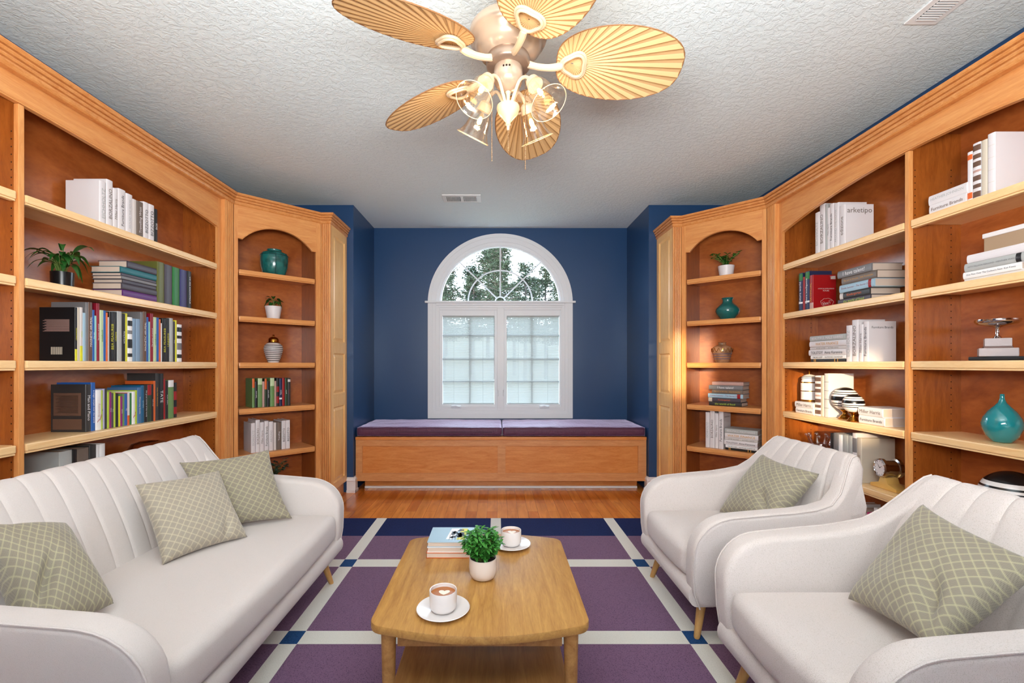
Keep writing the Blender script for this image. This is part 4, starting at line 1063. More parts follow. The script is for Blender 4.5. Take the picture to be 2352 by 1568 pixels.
rowL4 = [(822, 875, 264, 'C', 'Man and Piano', 'W', False, None, both(cover_back('b', 'b'), cover_lines(.2, .85, .4, .78, 16, 'z'))), (875, 918, 245, 'B', 'a magic carpet over the world', 'W', False), (919, 975, 317, 'W', 'Economy', 'z', True, None, zig), (975, 991, 320, 'l', 'BEA', 'k'), (992, 1009, 306, 'v'), (1010, 1031, 302, 'C'),
    (1032, 1054, 335, 'l'), (1055, 1075, 337, 'M', 'music', 'W'), (1075, 1095, 347, 'd', 'family', 'W'), (1095, 1114, 337, 'l'), (1115, 1141, 350, 'k'), (1142, 1160, 377, 'y'), (1160, 1182, 380, 'M', 'music', 'W'), (1183, 1200, 354, 'f'), (1200, 1228, 352, 'B', 'Sky', 'W'), (1228, 1250, 344, 'O', None, None, True, [(.3, 1, 'e')]),
    (1250, 1269, 347, 'G'), (1270, 1302, 333, 'W', None, None, True, None, zig), (1303, 1322, 320, 'l'), (1323, 1358, 293, 'S', 'Waterway books', 'W', False), (1358, 1388, 273, 'q', 'islands', 'L'), (1389, 1420, 268, 'k', 'the great stories of the world', 'W', False), (1421, 1459, 267, 'D', None, None, True, [(.72, 1, 'R')]), (1460, 1480, 262, 'k', 'dinner party', 'W'),
    (1482, 1499, 230, 'O'), (1500, 1524, 156, 'C', 'WALTER FINANCE', 'x', False, None, None), (1525, 1577, 158, 'k', 'TATE', 'W', False), (1578, 1594, 210, 'R'), (1595, 1621, 228, 'k', 'Leptat ourse', 'W'), (1622, 1674, 223, 'f', None, None, True, [(.82, 1, 'W')]), (1675, 1705, 246, 'k', None, None, True, [(.1, .3, 'R'), (.5, .75, 'R')])]
row(FL, SH[3], IN, rowL4, 'fourth shelf, left bookcase', .17, 4.2, 0, 820)
row(FL, SH[4], IN, [(566, 694, 905, 'u'), (696, 740, 893, 'k', 'REVEAL', 'W'), (742, 855, 880, 't'), (858, 925, 848, 'C'), (927, 958, 845, 'W', 'BATE', 'k'), (960, 1012, 836, 'W', 'TOLSTOY', 'k')], 'fifth shelf, left bookcase', .19, 4.2, 0, 820)
# --- left corner bookcase
INC = .06
row(FCL, SH[3]-.001, INC, [(326, 350, 368, 'f', None, None, True, [(.68, 1, 'O')]), (351, 378, 396, 'k', 'Leptat ourse', 'W'), (379, 422, 366, 'f', None, None, True, [(.78, 1, 'P')]), (423, 443, 396, 'z'), (444, 465, 369, 'D', None, None, True, [(.62, 1, 'O')]), (466, 495, 393, 'k', 'Leptat ourse', 'W'), (496, 537, 363, 'f', None, None, True, [(.72, 1, 'P')]), (538, 555, 391, 'z'),
    (556, 582, 363, 'k', None, None, True, [(.1, .35, 'R'), (.5, .7, 'R')]), (583, 610, 368, 'n', 'future', 'W', True, [(.24, .3, 'W')]), (611, 634, 363, 'R'), (635, 662, 363, 'D', 'garden', 'W'), (663, 690, 363, 'C', 'cooking', 'R', True, [(.86, .95, 'e')])], 'fourth shelf, left corner bookcase', .16, 4.125, 500, 780)
row(FCL, SH[4]-.001, INC, [(315, 356, 790, 'w', 'EICHHOLTZ', 'u'), (358, 400, 760, 'w', 'BORZALINO', 't'), (401, 438, 782, 'w', 'Miller Harris', 't'), (441, 482, 770, 'w', 'Furniture Brands', 'k'), (485, 525, 776, 'w', 'AROUND', 'u'), (528, 556, 786, 'e'), (560, 602, 782, 't', 'Travelling', 'w'), (605, 644, 767, 'w', 'BIZZOTTO', 'k'), (646, 685, 762, 'w', 'BIZZOTTO', 'k')], 'fifth shelf, left corner bookcase', .18, 4.125, 500, 780)
# --- right corner bookcase
INR = .05
def px2(k, y, y2, fr, x, ins): return abs(y2-y)/k/F*at(fr, x, ins).y
stack(FCR, SH[3]-.001, INR, [(685, 1030, .030, 'C', 'the world of food', 'l'), (680, 1020, .032, 'd', 'Kindergarten', 'O', [(.0, .12, 'c')]), (675, 1045, .034, 'L', 'Donna Summer - The Secret Diary', 'r', [(.84, .93, 'R')]), (718, 1045, .033, 't', 'The art of Afrodita   Sally Kornander', 'x'), (685, 1045, .034, 'g', 'I have talent!', 'W'), (718, 1050, .028, 'z')], 'fourth shelf, right corner bookcase', .16, 4.612, 1480)
def right_cover(txt=None, c='k', frac=.7, zf=.85):
    def f(t, T, H, dp):
        if txt: put_text(t, txt, c, 0, 0, 0, dp*frac, .05, 0, 'cover_title', Matrix.Translation((T+.001, dp*.5, H*zf)) @ Rz(PI/2))
    return f
row(FCR, SH[4]-.001, INR, [(648, 692, 768, 'w', 'EICHHOLTZ', 'u'), (694, 745, 742, 'w', 'BORZALINO', 't'), (747, 784, 780, 'w', 'Miller Harris', 't'), (786, 838, 760, 'w', 'Furniture Brands', 'k', True, None, right_cover('Furniture Brands', 't'))], 'fifth shelf, right corner bookcase', .17, 4.612, 1480, 780)
stk = lambda a, b: [(a+14, b, .018, 'k', None, None, [(.1, .12, 'x'), (.14, .16, 'x'), (.7, .72, 'x'), (.78, .80, 'x')]), (a+14, b, .022, 'W', 'THE BIG SLEEP  -  RAYMOND CHANDLER', 'k'), (a, b, .038, 'w', 'TOLSTOY  Anna Karenina', 'k'), (a+4, b, .018, 'e', 'AFTER ALONE       ALTHEA HAND', 'g'), (a+6, b+6, .036, 'w', 'WATER FINANCE', 'x'), (a+6, b, .036, 'u', 'BEAUTIFUL MALE HARRIS', 'w')]
stack(FCR, SH[4]-.001, INR, stk(846, 1200), 'fifth shelf, right corner bookcase', .17, 4.612, 1480)
# --- right bookcase far bay
row(FR, SH[0], INR, [(405, 449, 384, 'w', 'EICHHOLTZ', 'u'), (450, 503, 304, 'w', 'BORZALINO', 't'), (504, 524, 300, 'u'), (525, 548, 338, 'w', 'Miller Harris', 't'), (549, 590, 298, 'w', 'Furniture Brands', 'k'), (591, 642, 292, 'w', 'AROUND THE HOUSE', 'u'), (646, 706, 314, 'w', 'edizione', 't', True, None, right_cover('arketipo', 't', .88, .84))], 'top shelf, right bookcase far bay', .17, 4.355, 1780, 400)
def red_cover(t, T, H, dp):
    put_text(t, 'ARTIFICIAL INTELLIGENCE', 'e', 0, 0, 0, dp*.72, .02, 0, 'cover_title', Matrix.Translation((T+.001, dp*.55, H*.60)) @ Rz(PI/2))
    put_text(t, 'FUTURE', 'e', 0, 0, 0, dp*.3, .008, 0, 'cover_title', Matrix.Translation((T+.001, dp*.55, H*.54)) @ Rz(PI/2))
    mb = MB(); R = random.Random(4)
    mb.tube([(T+.001, dp*.6+.042*math.cos(a)*(1+.06*math.sin(7*a)), H*.2+.027*math.sin(a)*(1+.06*math.cos(9*a))) for a in [2*PI*i/40 for i in range(40)]], .0008, 4, closed=True)
    for k in range(7):
        cy, cz = dp*.6+R.uniform(-.026, .026), H*.2+R.uniform(-.014, .014); mb.tube([(T+.001, cy+.008*math.cos(a)*(1+a*.1), cz+.006*math.sin(a)) for a in [i*.6 for i in range(9)]], .0007, 4)
    mb.build('brain_drawing', bmat('e'), t)
    MB().add([(T+.0008, dp*.9-.03*abs(math.sin(i*1.7)), H*(.97-.012*i)) for i in range(9)]+[(T+.0008, dp*.97, H*(.97-.012*i)) for i in range(9)], [(i, i+1, 10+i, 9+i) for i in range(8)]).build('splash', bmat('e'), t)
row(FR, SH[1], INR, [(240, 278, 992, 'n', 'future world', 'W', True, [(.20, .245, 'W'), (.8, .98, 'G')]), (280, 302, 1028, 'R'), (303, 346, 974, 'n', 'Future intelligence', 'W', True, [(.20, .245, 'W'), (.8, .98, 'G')]), (348, 386, 1012, 'R', 'ARTIFICIAL', 'x', True, [(0, .2, 'z')], red_cover)], 'second shelf, right bookcase far bay', .15, 4.355, 1780, 400)
stack(FR, SH[1], INR, [(632, 958, .030, 'd', 'the world of food', 'l'), (645, 945, .038, 'C', 'Kindergarten', 'O', [(0, .12, 'e')]), (650, 1000, .046, 'L', 'Donna Summer - The Secret Diary', 'r', [(.84, .92, 'R')]), (665, 1012, .044, 't', 'The art of Afrodita   Sally Kornander', 'x'), (630, 970, .045, 'g', 'I have talent!', 'W')], 'second shelf, right bookcase far bay', .175, 4.355, 1780)
stack(FR, SH[2], INR, stk(256, 532), 'third shelf, right bookcase far bay', .17, 3.267, 1780)
row(FR, SH[2], INR, [(537, 577, 90, 'w', 'EICHHOLTZ', 'u'), (579, 627, 48, 'w', 'BORZALINO', 't'), (632, 664, 82, 'w', 'Miller Harris', 't'), (665, 704, 60, 'w', 'Furniture Brands', 'k', True, None, right_cover('Furniture Brands', 'k', .78))], 'third shelf, right bookcase far bay', .155, 3.267, 1780, 720)
stack(FR, SH[3], .03, [(156, 288, .038, 'w', 'Furniture Brands', 'k'), (152, 288, .040, 'w', 'Miller Harris', 't')], 'fourth shelf, right bookcase left end', .17, 3.267, 1780)
PAT = [(.04, .14, 'b'), (.2, .27, 'b'), (.33, .42, 'b'), (.48, .52, 'z'), (.58, .67, 'b'), (.72, .8, 'b'), (.86, .96, 'b')]
row(FR, SH[3], .045, [(301, 345, 466, 'w', None, None, True, PAT), (346, 369, 464, 'c'), (372, 407, 450, 'e', None, None, True, [(.2, .21, 'g'), (.4, .41, 'g'), (.6, .61, 'g'), (.8, .81, 'g')])], 'fourth shelf, right bookcase far bay', .155, 3.267, 1780, 720)
stack(FR, SH[3], .02, [(630, 820, .046, 'w', 'Furniture Brands', 'k'), (630, 810, .048, 'w', 'Miller Harris', 't')], 'fourth shelf, right bookcase right end', .17, 3.267, 1780)
row(FR, SH[4], .05, [(416, 440, 897, 'k', 'REVEAL', 'W'), (441, 476, 897, 'g'), (478, 509, 910, 'W'), (510, 551, 912, 'u'), (553, 582, 916, 'u'), (583, 616, 898, 'w', None, None, True, [(.1, .3, 'g'), (.35, .5, 'b'), (.6, .9, 'g')]), (617, 654, 934, 'c', 'classic', 't')], 'fifth shelf, right bookcase far bay', .19, 3.267, 1780, 720)
row(FR, SH[5], .04, [(498, 520, 1440, 'z'), (522, 566, 1424, 'W', 'Contemporary', 'i'), (568, 690, 1476, 'e', 'The Ceramics', 't'), (691, 740, 1498, 'i'), (742, 800, 1465, 'W', None, None, True, [(.8, .9, 'i')])], 'bottom shelf, right bookcase', .18, 3.267, 1780, 720)
# --- right bookcase near bay
stack(FR, SH[0], .03, [(200, 500, .045, 'w', 'Furniture Brands', 'b'), (193, 505, .046, 'w', 'HEATHER JOHNSON', 'u')], 'top shelf, right bookcase near bay', .17, 3.5625, 2080)
row(FR, SH[0], .035, [(507, 550, 318, 'w', None, None, True, [(.06, .18, 'O'), (.84, .94, 'O')]), (552, 620, 244, 'w', None, None, True, PAT), (622, 671, 220, 'c'), (673, 738, 166, 'w', None, None, True, [(.2, .205, 'c'), (.4, .405, 'c'), (.6, .605, 'c'), (.8, .805, 'c')])], 'top shelf, right bookcase near bay', .17, 3.5625, 2080, 260)
stack(FR, SH[1], .03, [(476, 1100, .012, 'e'), (472, 945, .030, 'W', "One Flew Over The Cuckoo's Nest  Ken Kesey", 'k'), (485, 985, .036, 'u', 'FIFTY MILLION REASONS   HEATHER WARDELL', 'g', [(.86, .94, 'k')]), (503, 1050, .036, 'w')], 'second shelf, right bookcase near bay', .17, 3.5625, 2080)
stack(FR, SH[2], .035, [(470, 980, .016, 'k')], 'third shelf, right bookcase near bay', .18, 3.267, 2080)

# table books
t3 = [('orange', 'O', .022, 0.0, -.003), ('white', 'W', .021, .004, .0), ('pale blue', 'L', .021, .004, .0)]
fr_t = ((-.286, 1.832), (1, 0), (0, 1)); zz = TZ+E
for i, (nm, c, T, dx, dy) in enumerate(t3):
    lab = ['orange-topped book at the bottom of the coffee table stack', 'white book in the middle of the coffee table stack', 'pale blue book with black and yellow picture, topmost on coffee table'][i]
    a = thing('book', lab, 'book', (-.286+dx, 1.832, zz), 0, 'books stacked on the coffee table'); Wb, Db = .205, .165
    mb = MB(); mb.box(0, Wb, 0, Db, 0, .002); mb.box(0, Wb, 0, Db, T-.0025, T); mb.box(Wb-.002, Wb, 0, Db, 0, T); mb.build('cover', bmat(c), a)
    MB().box(.003, Wb-.003, .002, Db-.003, .002, T-.0025).build('pages', M_pages, a)
    if i == 2:
        z1 = T+.0003
        MB().prism([(.072, .03), (.10, .03), (.12, .15), (.085, .15)], 'z', T, z1).build('cover_picture', bmat('W'), a)
        MB().prism([(.115, .025), (.150, .025), (.155, .15), (.13, .15)], 'z', T, z1).build('cover_picture', bmat('y'), a)
        mb = MB(); R = random.Random(2)
        for k in range(16):
            cx, cy = .115+R.uniform(-.022, .022), .09+R.uniform(-.045, .045); rr = R.uniform(.006, .014); mb.prism([(cx+rr*math.cos(2*PI*j/7)*R.uniform(.6, 1.2), cy+rr*1.3*math.sin(2*PI*j/7)*R.uniform(.6, 1.2)) for j in range(7)], 'z', z1, z1+.0002)
        for k in range(5): mb.box(.085+.012*k, .0865+.012*k, .02, .08, z1, z1+.0002)
        mb.build('cover_picture', bmat('k'), a)
    zz += T+.0006

# ------------------------------------------------------------------ ornaments
def mat_teal(name, c, craz=True):
    m, n, b = newmat(name); b.inputs['Roughness'].default_value = .18; setin(b, 'Coat Weight', .5)
    t_ = n.nodes.new('ShaderNodeTexCoord'); no = n.nodes.new('ShaderNodeTexNoise'); no.inputs['Scale'].default_value = 18; no.inputs['Detail'].default_value = 5
    n.links.new(t_.outputs['Object'], no.inputs['Vector']); r = n.nodes.new('ShaderNodeValToRGB'); r.color_ramp.elements[0].position = .35; r.color_ramp.elements[1].position = .6
    r.color_ramp.elements[0].color = tuple(x*.45 for x in c[:3])+(1,); r.color_ramp.elements[1].color = c
    n.links.new(no.outputs['Fac'], r.inputs['Fac']); n.links.new(r.outputs['Color'], b.inputs['Base Color']); return m
M_teal = mat_teal('teal_glaze', rgb(30, 112, 108)); M_teal2 = plain('teal_gloss', rgb(20, 130, 138), .12, coat=.8)
def ornament(name, label, cat, fr, px, ins, z): p_ = at(fr, px, ins); return thing(name, label, cat, (p_.x, p_.y, z+E), math.atan2(fr[1][1], fr[1][0]))
t = ornament('jar', 'squat crackled teal jar on the top shelf, left corner bookcase', 'jar', FCL, 630, .14, SH[0]-.001)
lath('body', [(.001, 0), (.074, 0), (.080, .006), (.100, .07), (.106, .13), (.105, .165), (.097, .185), (.072, .198), (.056, .203), (.054, .212), (.057, .218), (.050, .219), (.046, .205), (.05, .19), (.001, .19)], M_teal, t)
mb = MB()
for a in range(6):
    an = a*PI/3+.3; mb.tube([(r*math.cos(an), r*math.sin(an), z) for r, z in [(.081, .01), (.101, .07), (.107, .13), (.106, .165), (.097, .187)]], .0022, 5)
mb.tube([(.1055*math.cos(2*PI*i/40), .1055*math.sin(2*PI*i/40), .168) for i in range(40)], .002, 5, closed=True)
mb.build('raised_ribs', plain('dark_teal', rgb(14, 62, 62), .3), t, True)
def striped(mb, prof, bands, seg=36, M=None, c=(0, 0, 0)):
    """lathe with material index by height; bands = [(z0,z1)] dark"""
    n = len(prof)
    zs = sorted(set([p_[1] for p_ in prof]+[z for b_ in bands for z in b_]))
    def rad(z):
        for i in range(n-1):
            (r0, z0), (r1, z1) = prof[i], prof[i+1]
            if min(z0, z1)-1e-9 <= z <= max(z0, z1)+1e-9 and z1 != z0: return r0+(r1-r0)*(z-z0)/(z1-z0)
        return prof[-1][0]
    for a, b_ in zip(zs[:-1], zs[1:]):
        mid = (a+b_)/2; mi = 1 if any(u <= mid <= v for u, v in bands) else 0
        mb.lathe([(max(rad(a), .0005), a), (max(rad(b_), .0005), b_)], seg, c, mi, M)
def ballprof(r, n=40, z0=0): return [(r*math.sin(PI*i/n), z0+r-r*math.cos(PI*i/n)) for i in range(n+1)]
t = ornament('ginger_jar', 'striped ginger jar with brass lid, left corner bookcase', 'jar', FCL, 628, .14, SH[2]-.001)
mb = MB(); pr = [(.040, 0), (.042, .004), (.056, .04), (.070, .09), (.073, .115), (.066, .14), (.05, .155), (.04, .16)]
striped(mb, pr, [(.012+.0155*k, .012+.0155*k+.0065) for k in range(9)]); mb.lathe([(.0005, 0), (.04, 0)], 36)
mb.build('body', [M_ceram, plain('dark_stripe', rgb(28, 24, 30), .3)], t, True)
lath('lid', [(.0005, .16), (.048, .160), (.049, .163), (.040, .168), (.040, .185), (.034, .198), (.018, .208), (.006, .211), (.005, .216), (.010, .221), (.008, .226), (.0005, .227)], M_brass, t)
t = ornament('vase', 'round teal vase with flared neck, right corner bookcase', 'vase', FCR, 1671, .13, SH[1]-.001)
lath('body', [(.001, 0), (.045, 0), (.05, .004), (.082, .045), (.092, .07), (.088, .092), (.066, .118), (.045, .135), (.037, .15), (.038, .165), (.046, .18), (.043, .18), (.035, .165), (.034, .15), (.001, .14)], plain('deep_teal_gloss', rgb(16, 98, 96), .12, coat=.8), t)
t = ornament('glass_jar', 'patterned amber glass jar, right corner bookcase', 'jar', FCR, 1658.5, .13, SH[2]-.001)
lath('body', [(.001, 0), (.05, 0), (.056, .008), (.066, .05), (.078, .09), (.078, .11), (.066, .13), (.04, .143), (.030, .148), (.028, .158), (.034, .164), (.032, .166), (.026, .158), (.028, .146), (.036, .139), (.062, .127), (.074, .108), (.074, .09), (.062, .05), (.052, .01), (.001, .006)], mat_teal('painted_glass', rgb(176, 130, 96)), t)
mb = MB()
for k in range(14):
    a0 = 2*PI*k/14; mb.tube([(.0795*math.cos(a0+d_), .0795*math.sin(a0+d_), z) for d_, z in ((-.2, .118), (-.1, .096), (0, .088), (.1, .096), (.2, .118))], .002, 5)
mb.build('gilt_scallops', M_brass, t, True)
mb = MB()
for z in (.03, .05, .07): mb.tube([((.0625+(z-.03)*.25)*math.cos(2*PI*i/36), (.0625+(z-.03)*.25)*math.sin(2*PI*i/36), z) for i in range(36)], .002, 5, closed=True)
mb.build('blue_bands', plain('cobalt', rgb(60, 80, 130), .3), t, True)
# left bookcase amber bowl with a card in it
M_amber = mat_teal('amber_glass', rgb(112, 48, 22))
t = ornament('glass_bowl', 'dark amber glass bowl on the fifth shelf, behind the sofa back', 'bowl', FL, 342, .11, SH[4])
lath('body', [(.001, 0), (.05, 0), (.06, .01), (.10, .06), (.118, .12), (.112, .17), (.085, .212), (.05, .222), (.046, .216), (.078, .205), (.105, .168), (.11, .12), (.001, .03)], M_amber, t)
# striped spheres
def sphere_stand(label, px, ins, z, r, dark, std):
    t = ornament('striped_ball', label, 'ornament', FR, px, ins, z)
    lath('stand', [(.001, 0), (.034*std, 0), (.036*std, .005), (.026*std, .012), (.024*std, .02), (.014*std, .026), (.011*std, .036), (.016*std, .044), (.026*std, .052), (.028*std, .058), (.001, .054)], M_brass, t)
    mb = MB(); pr = ballprof(r, 40, .05*1)
    striped(mb, pr, [(.05+2*r*a, .05+2*r*b_) for a, b_ in dark], 40); mb.build('ball', [M_ceram, M_black], t, True)
sphere_stand('larger striped ball on a brass stand behind the smaller ball', 1941, .085, SH[3], .072, [(.03, .08), (.2, .24), (.3, .34), (.44, .62), (.7, .73), (.78, .81), (.88, 1)], 1.0)
sphere_stand('smaller striped ball on a brass stand in front of the larger', 1960, .035, SH[3], .055, [(.30, .34), (.40, .44), (.52, .68), (.76, .79), (.86, 1)], .95)
t = ornament('striped_ball', 'black and white striped ball above the foreground armchair back', 'ornament', FR, 2325, .11, SH[4])
lath('stand', [(.001, 0), (.05, 0), (.03, .012), (.02, .02), (.03, .03), (.001, .03)], M_brass, t)
mb = MB(); striped(mb, ballprof(.105, 40, .025), [(.025+.21*a, .025+.21*b_) for a, b_ in ((.1, .2), (.3, .33), (.38, .41), (.5, .54), (.6, .63), (.68, .72), (.8, 1))], 40); mb.build('ball', [M_ceram, M_black], t, True)
# ginger jar standing on two books
t = ornament('ginger_jar', 'white and brass banded jar standing on two flat books', 'jar', FR, 1859, .10, SH[3]+.0805)
mb = MB(); striped(mb, [(.048, 0), (.050, .01), (.050, .06), (.051, .065), (.051, .125), (.044, .15), (.040, .155)], [(0, .012), (.068, .074), (.126, .134)], 36); mb.lathe([(.0005, 0), (.048, 0)], 36)
mb.build('body', [M_ceram, M_brass], t, True)
mb = MB(); striped(mb, [(.047, .155), (.045, .165), (.034, .178), (.010, .186)], [(.160, .164), (.170, .174)], 36); mb.lathe([(.0005, .186), (.010, .186)], 20); mb.build('lid', [M_ceram, M_black], t, True)
lath('finial', [(.0005, .186), (.005, .187), (.004, .197), (.009, .203), (.007, .212), (.0005, .214)], M_brass, t)
# glass crown
t = ornament('glass_ornament', 'clear pinkish glass crown ornament beside grey books', 'ornament', FR, 1884, .10, SH[4])
mb = MB(); mb.lathe([(.001, 0), (.045, 0), (.055, .02), (.060, .13), (.055, .16), (.05, .16), (.05, .02), (.001, .012)], 20); mb.build('bowl', M_clear, t, True)
mb = MB()
for k in range(9):
    a = 2*PI*k/9; mb.tube([(.055*math.cos(a), .055*math.sin(a), .15), (.066*math.cos(a), .066*math.sin(a), .19), (.074*math.cos(a), .074*math.sin(a), .205)], [.008, .005, .004], 7); mb.sphere((.076*math.cos(a), .076*math.sin(a), .212), .011, 10, 6)
mb.build('points', M_clear, t, True)
# clock
P_ = at(FR, 2042, .10); t = thing('desk_clock', 'chrome drum clock on a wedge-shaped gold base', 'clock', (P_.x, P_.y, SH[4]+E), -PI/2-.0)
T_ = Matrix.Translation((0, 0, .115)) @ Rz(math.radians(-9)) @ Matrix.Rotation(PI/2, 4, 'X')
mb = MB(); mb.lathe([(.001, -.05), (.045, -.05), (.052, -.045), (.052, -.03), (.042, -.026), (.042, .026), (.052, .03), (.052, .045), (.046, .05), (.044, .044), (.001, .044)], 40, M=T_); mb.build('case', M_chrome, t, True)
mb = MB(); mb.lathe([(.001, .0455), (.043, .0455), (.043, .0445), (.001, .0445)], 36, M=T_); dial = mb.build('dial', M_white, t, True)
mb = MB()
for a, l in ((.6, .026), (2.3, .036)): mb.add([tuple(T_ @ Vector(p)) for p in ((-.002*math.sin(a), .002*math.cos(a), .0465), (.002*math.sin(a), -.002*math.cos(a), .0465), (l*math.cos(a), l*math.sin(a), .0465))], [(0, 1, 2)])
for k in range(12):
    a = k*PI/6; c, s = math.cos(a), math.sin(a); mb.add([tuple(T_ @ Vector(p)) for p in ((.034*c-.0012*s, .034*s+.0012*c, .0465), (.034*c+.0012*s, .034*s-.0012*c, .0465), (.040*c+.0012*s, .040*s-.0012*c, .0465), (.040*c-.0012*s, .040*s+.0012*c, .0465))], [(0, 1, 2, 3)])
mb.build('hands_and_marks', M_black, dial, fix=False)
mb = MB(); mb.prism([(-.085, 0), (.085, 0), (.085, .018), (.03, .034), (.018, .066), (-.018, .066), (-.03, .034), (-.085, .018)], 'y', -.035, .035); mb.build('base', plain('gold_wood', rgb(224, 178, 96), .35, .3), t, False, bevel=.003)
# storage box
s0, _ = fpt(FR, 2080+625/3.5625, 0, .04); P0 = Vector((2.056+.04, 3.422-s0, SH[1]+.1165+E))
t = thing('storage_box', 'beige storage box with a white lid on top of flat books', 'box', P0, -PI/2)
MB().cbox(.004, .25, .004, .15, 0, .062, .002).build('box_body', plain('box_beige', rgb(168, 140, 112), .6), t)
MB().cbox(0, .254, 0, .154, .058, .078, .003).build('lid', M_ceram, t)
# pedestal dish
t = ornament('pedestal_dish', 'chrome dish on a stepped grey stone plinth', 'ornament', FR, 2291, .10, SH[2]+.0168)
t.rotation_euler = (0, 0, 0)
M_stone = plain('grey_stone', rgb(176, 164, 164), .6, bump=.4, bscale=80)
RR = Rz(PI/4*0+.80)
MB().cbox(-.058, .058, -.058, .058, 0, .036, .004).xf(RR).build('plinth', M_stone, t)
MB().cbox(-.040, .040, -.040, .040, .043, .078, .003).xf(RR).build('plinth_block', M_stone, t); MB().cbox(-.043, .043, -.043, .043, .036, .043, .002).xf(RR).build('plinth_step', plain('dark_brown_stone', rgb(90, 58, 48), .5), t)
lath('dish', [(.001, .078), (.016, .078), (.012, .084), (.007, .092), (.007, .118), (.010, .126), (.03, .132), (.062, .140), (.071, .150), (.070, .160), (.064, .160), (.058, .150), (.001, .142)], M_chrome, t)
# teardrop vase
t = ornament('vase', 'glossy teal teardrop vase with a narrow neck, near bay of right bookcase', 'vase', FR, 2302, .115, SH[3])
lath('body', [(r*.76, z*.93) for r, z in [(.001, 0), (.036, 0), (.043, .004), (.066, .028), (.083, .064), (.086, .086), (.078, .112), (.058, .142), (.034, .165), (.018, .182), (.011, .200), (.0095, .216), (.010, .222), (.008, .222), (.007, .2), (.001, .19)]], M_teal2, t, 48)

# ------------------------------------------------------------------ ceiling fan
FX, FY, FZ = .042, 1.746, 2.348
fan = thing('ceiling_fan', 'cream ceiling fan with five palm-leaf blades and four glass lights', 'fan', (FX, FY, CZ))
dz = FZ-CZ    # blade plane in fan coordinates (negative)
lath('canopy', [(.001, 0), (.075, 0), (.078, -.02), (.060, -.05), (.03, -.065), (.02, -.07), (.001, -.07)], M_fanw, fan, 40)
lath('downrod', [(.0135, -.06), (.0135, dz+.16), (.001, dz+.16)], M_fanw, fan, 16)
lath('motor_housing', [(.001, dz+.185), (.05, dz+.185), (.07, dz+.175), (.10, dz+.165), (.112, dz+.15), (.140, dz+.135), (.150, dz+.12), (.150, dz+.10), (.142, dz+.085), (.128, dz+.075), (.126, dz+.06), (.112, dz+.045), (.098, dz+.03), (.001, dz+.02)], M_nickel, fan, 56)
lath('blade_hub', [(.001, dz+.03), (.080, dz+.03), (.084, dz+.02), (.084, dz-.005), (.078, dz-.012), (.001, dz-.012)], plain('dark_gap_metal', rgb(150, 126, 108), .35, .6), fan, 40)
sw = lath('switch_housing', [(.001, dz-.01), (.052, dz-.01), (.056, dz-.018), (.056, dz-.06), (.050, dz-.075), (.040, dz-.085), (.020, dz-.10), (.001, dz-.104)], M_nickel, fan, 40)
mb = MB()
for a in (-1.9, -1.7, -1.5): mb.sphere((.0555*math.cos(a), .0555*math.sin(a), dz-.035), .004, 8, 6)
mb.build('screws', M_hole, sw, True)
def mat_palm():
    m, n, b = newmat('palm_leaf_blade')
    uv = n.nodes.new('ShaderNodeUVMap'); uv.uv_map = 'UVMap'; s = n.nodes.new('ShaderNodeSeparateXYZ'); n.links.new(uv.outputs[0], s.inputs[0])
    f = n.nodes.new('ShaderNodeMath'); f.operation = 'FRACT'; n.links.new(s.outputs['X'], f.inputs[0])
    r = n.nodes.new('ShaderNodeValToRGB'); e = r.color_ramp.elements
    e[0].position = 0; e[0].color = rgb(120, 72, 26); e[1].position = .10; e[1].color = rgb(206, 166, 112)
    e2 = e.new(.3); e2.color = rgb(220, 184, 134); e3 = e.new(.94); e3.color = rgb(214, 176, 124); e4 = e.new(1.0); e4.color = rgb(150, 96, 42)
    n.links.new(f.outputs[0], r.inputs['Fac']); n.links.new(r.outputs['Color'], b.inputs['Base Color']); b.inputs['Roughness'].default_value = .6
    tr = n.nodes.new('ShaderNodeBsdfTranslucent'); n.links.new(r.outputs['Color'], tr.inputs['Color']); mx = n.nodes.new('ShaderNodeMixShader'); mx.inputs['Fac'].default_value = .22
    out = [x for x in n.nodes if x.type == 'OUTPUT_MATERIAL'][0]; n.links.new(b.outputs[0], mx.inputs[1]); n.links.new(tr.outputs[0], mx.inputs[2]); n.links.new(mx.outputs[0], out.inputs['Surface'])
    return m
M_palm = mat_palm(); M_rim = plain('blade_binding', rgb(132, 90, 52), .6)
PIT = math.radians(-17)
def blade_outline(th):
    """egg outline in blade coordinates (x along, y across), about the focus x=.055; th polar angle"""
    c, s = math.cos(th), math.sin(th); lo, hi = 0, 1
    def inside(x, y):
        L0, L1 = -.055, .41; xm = (x-L0)/(L1-L0)
        if not 0 <= xm <= 1: return False
        w = .160*math.sin(PI*xm**.90)**.34*(1-.10*(1-xm)); return abs(y) <= w
    for _ in range(26):
        mid = (lo+hi)/2
        if inside(mid*c, mid*s): lo = mid
        else: hi = mid
    return lo
